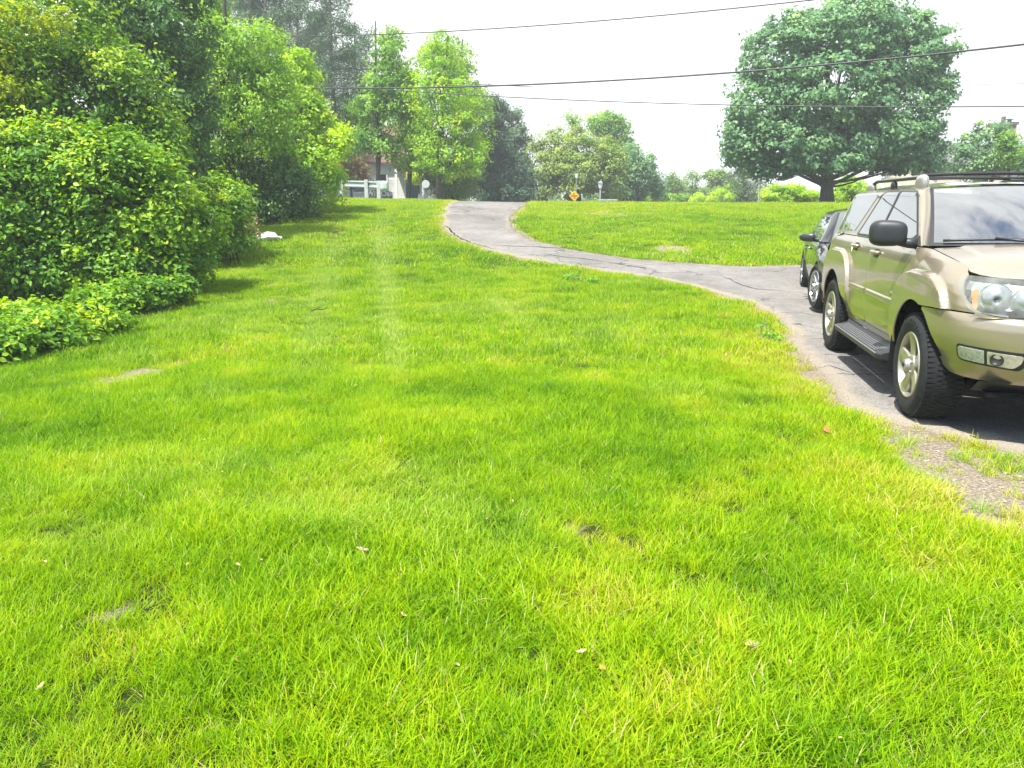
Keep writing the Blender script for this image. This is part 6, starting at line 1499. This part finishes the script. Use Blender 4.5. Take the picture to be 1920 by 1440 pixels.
def cz_s(a): return sum(cz_(a + d) for d in np.linspace(-.16, .16, 9)) / 9
G = []
for b in np.linspace(-1, 1, 36):
    row = []
    for k in np.linspace(0, 1, 24):
        a = .92 + .10 * (1 - b * b) + k * (1.17 - .12 * (1 - b * b) + .12 * (1 - b * b) - .20 * b * b)
        w = float(CB.B(a, float(cz_(a)) - .002)) - .004
        row.append((a, b * w, float(cz_s(a)) + .055 * (1 - abs(b) ** 2.2)))
    G.append(row)
surf('bonnet', np.array(G), P_BLACK, sedan)
def croof(b): return 1.30 + .135 * (1 - np.clip(np.abs(b) / .63, 0, 1) ** 2.6) ** (1 / 2.2)
def cws(s, b):
    bot = np.array([1.00 - .26 * b * b, .70 * b, .955 - .01 * b * b]); top = np.array([.10 - .12 * b * b, .53 * b, float(croof(.53 * b)) - .02]); p = bot + (top - bot) * s; q = .022 * math.sin(s * PI); return p + np.array([q * .5, 0, q * .85])
ws2 = surf('windscreen', np.array([[cws(s, b) for s in np.linspace(.02, .98, 12)] for b in np.linspace(-.96, .96, 24)]), glass_dark('saloon_windscreen', (.03, .04, .045)), sedan)
mb = MB()
for (s0, s1, b0, b1) in ((-.03, .025, -1, 1), (.975, 1.0, -1, 1), (.025, .975, -1, -.955), (.025, .975, .955, 1)): mb.grid(np.array([[cws(s, b) + np.array([-.001, 0, -.003]) for s in np.linspace(s0, s1, 6)] for b in np.linspace(b0, b1, 16)]))
mb.build('seal', m_trimb, ws2, smooth=True)
for sd in (1, -1):
    G = []
    for s in np.linspace(-.03, 1.0, 14):
        p = cws(s, -sd * 1.0); zz = .937 + (1.376 - .937) * max(0, s); aa = np.interp(zz, [.937, 1.20, 1.372, 1.378], [.865, .305, -.055, -.13]); q = np.array([aa, -sd * float(CB.B(aa, zz)), zz]); m = (p + q) / 2 + np.array([.02, -sd * .012, .014])
        G.append([(1 - t) ** 2 * p + 2 * t * (1 - t) * m + t * t * q for t in np.linspace(0, 1, 6)])
    surf('windscreen_pillar', np.array(G), P_BLACK, sedan)
w_e = float(CB.B(-.5, 1.376))
surf('roof', np.array([[(a, b, float(croof(b)) - .016 * (1 - (b / w_e) ** 4) * sstep((a + .3) / .4) - .06 * sstep((-.7 - a) / .8)) for a in np.linspace(.10 - .13 * (b / .53) ** 2, -1.25, 24)] for b in np.linspace(-w_e, w_e, 24)]), P_BLACK, sedan)
surf('rear_glass', np.array([[(-1.22 - .75 * s, b * (.52 + .10 * s), 1.37 - .42 * s + .02 * math.sin(s * PI) - .06 * b * b * (1 - s)) for s in np.linspace(0, 1, 8)] for b in np.linspace(-1, 1, 12)]), m_win, sedan)
surf('boot_lid', np.array([[(-1.95 - .5 * s, b * .78, .955 + .01 * math.sin(s * PI) - .02 * b * b) for s in np.linspace(0, 1, 6)] for b in np.linspace(-1, 1, 12)]), P_BLACK, sedan)
surf('rear_bumper', np.array([[(-2.45 + .55 * abs(b) ** 4 + dx, b * .80, z) for dx, z in ((.06, .90), (0, .83), (0, .5), (.05, .3), (.12, .2))] for b in np.linspace(-1, 1, 20)]), P_BLACK, sedan)
mb = MB()
for sd in (1, -1):
    for z0, z1 in zip(np.linspace(.2, .90, 8)[:-1], np.linspace(.2, .90, 8)[1:]):
        for a0, a1 in zip(np.linspace(-2.3, 2.0, 40)[:-1], np.linspace(-2.3, 2.0, 40)[1:]):
            if z1 > float(np.interp(a1, *CB.shoulder)) - .08 or (a1 > 1.85): continue
            if any(math.hypot((a0 + a1) / 2 - c_, max(0, (z0 + z1) / 2 - .335)) < RA + .06 for c_ in (1.41, -1.41)): continue
            mb.add([(a, -sd * max(.02, float(CB.B(a, z)) - .04), z) for a, z in ((a0, z0), (a1, z0), (a1, z1), (a0, z1))], [(0, 1, 2, 3)])
    for ca in (1.41, -1.41):
        t = np.radians(np.linspace(14, 166, 26)); mb.grid(np.array([[(ca + (RA + .02) * math.cos(q), -sd * y, .335 + (RA + .02) * math.sin(q)) for q in t] for y in (.885, .62, .55)])); mb.box((ca, -sd * .55, .52), (.8, .02, .46))
mb.box((0, 0, .24), (4.2, 1.3, .05)); mb.box((2.05, 0, .45), (.1, 1.2, .4)); mb.box((1.41, 0, .33), (.1, 1.5, .1)); mb.box((-1.41, 0, .33), (.1, 1.5, .1)); mb.build('underbody', m_black, sedan)
m_alloy2 = plain('dark_alloy', (.42, .43, .44), .28, metal=.85)
for ca in (1.41, -1.41):
    for sd in (1, -1):
        w_ = wheel(sedan, ca, .905, sd, R=.335, Wd=.225, rim=.228, spokes=14, spoke_w=.026, lugs=False, mat=m_alloy2, thin=True)
        if ca > 0: w_.rotation_euler.z += math.radians(11)      # steered a little

# ------------------------------------------------------------------ spring haze in the air
hm = bpy.data.materials.new('haze'); hm.use_nodes = True; nt = hm.node_tree; nt.nodes.clear()
ho = nt.nodes.new('ShaderNodeOutputMaterial'); hv = nt.nodes.new('ShaderNodeVolumePrincipled'); L(nt, hv.outputs[0], ho.inputs['Volume'])
hv.inputs['Color'].default_value = (0.93, 0.97, 1.0, 1); hv.inputs['Density'].default_value = 0.0020; hv.inputs['Anisotropy'].default_value = 0.3
mb = MB(); mb.box((0, 160, 12.25), (1000, 600, 29.5)); hz = mb.build('haze', hm); tag(hz, 'pale spring haze in the air', kind='stuff')
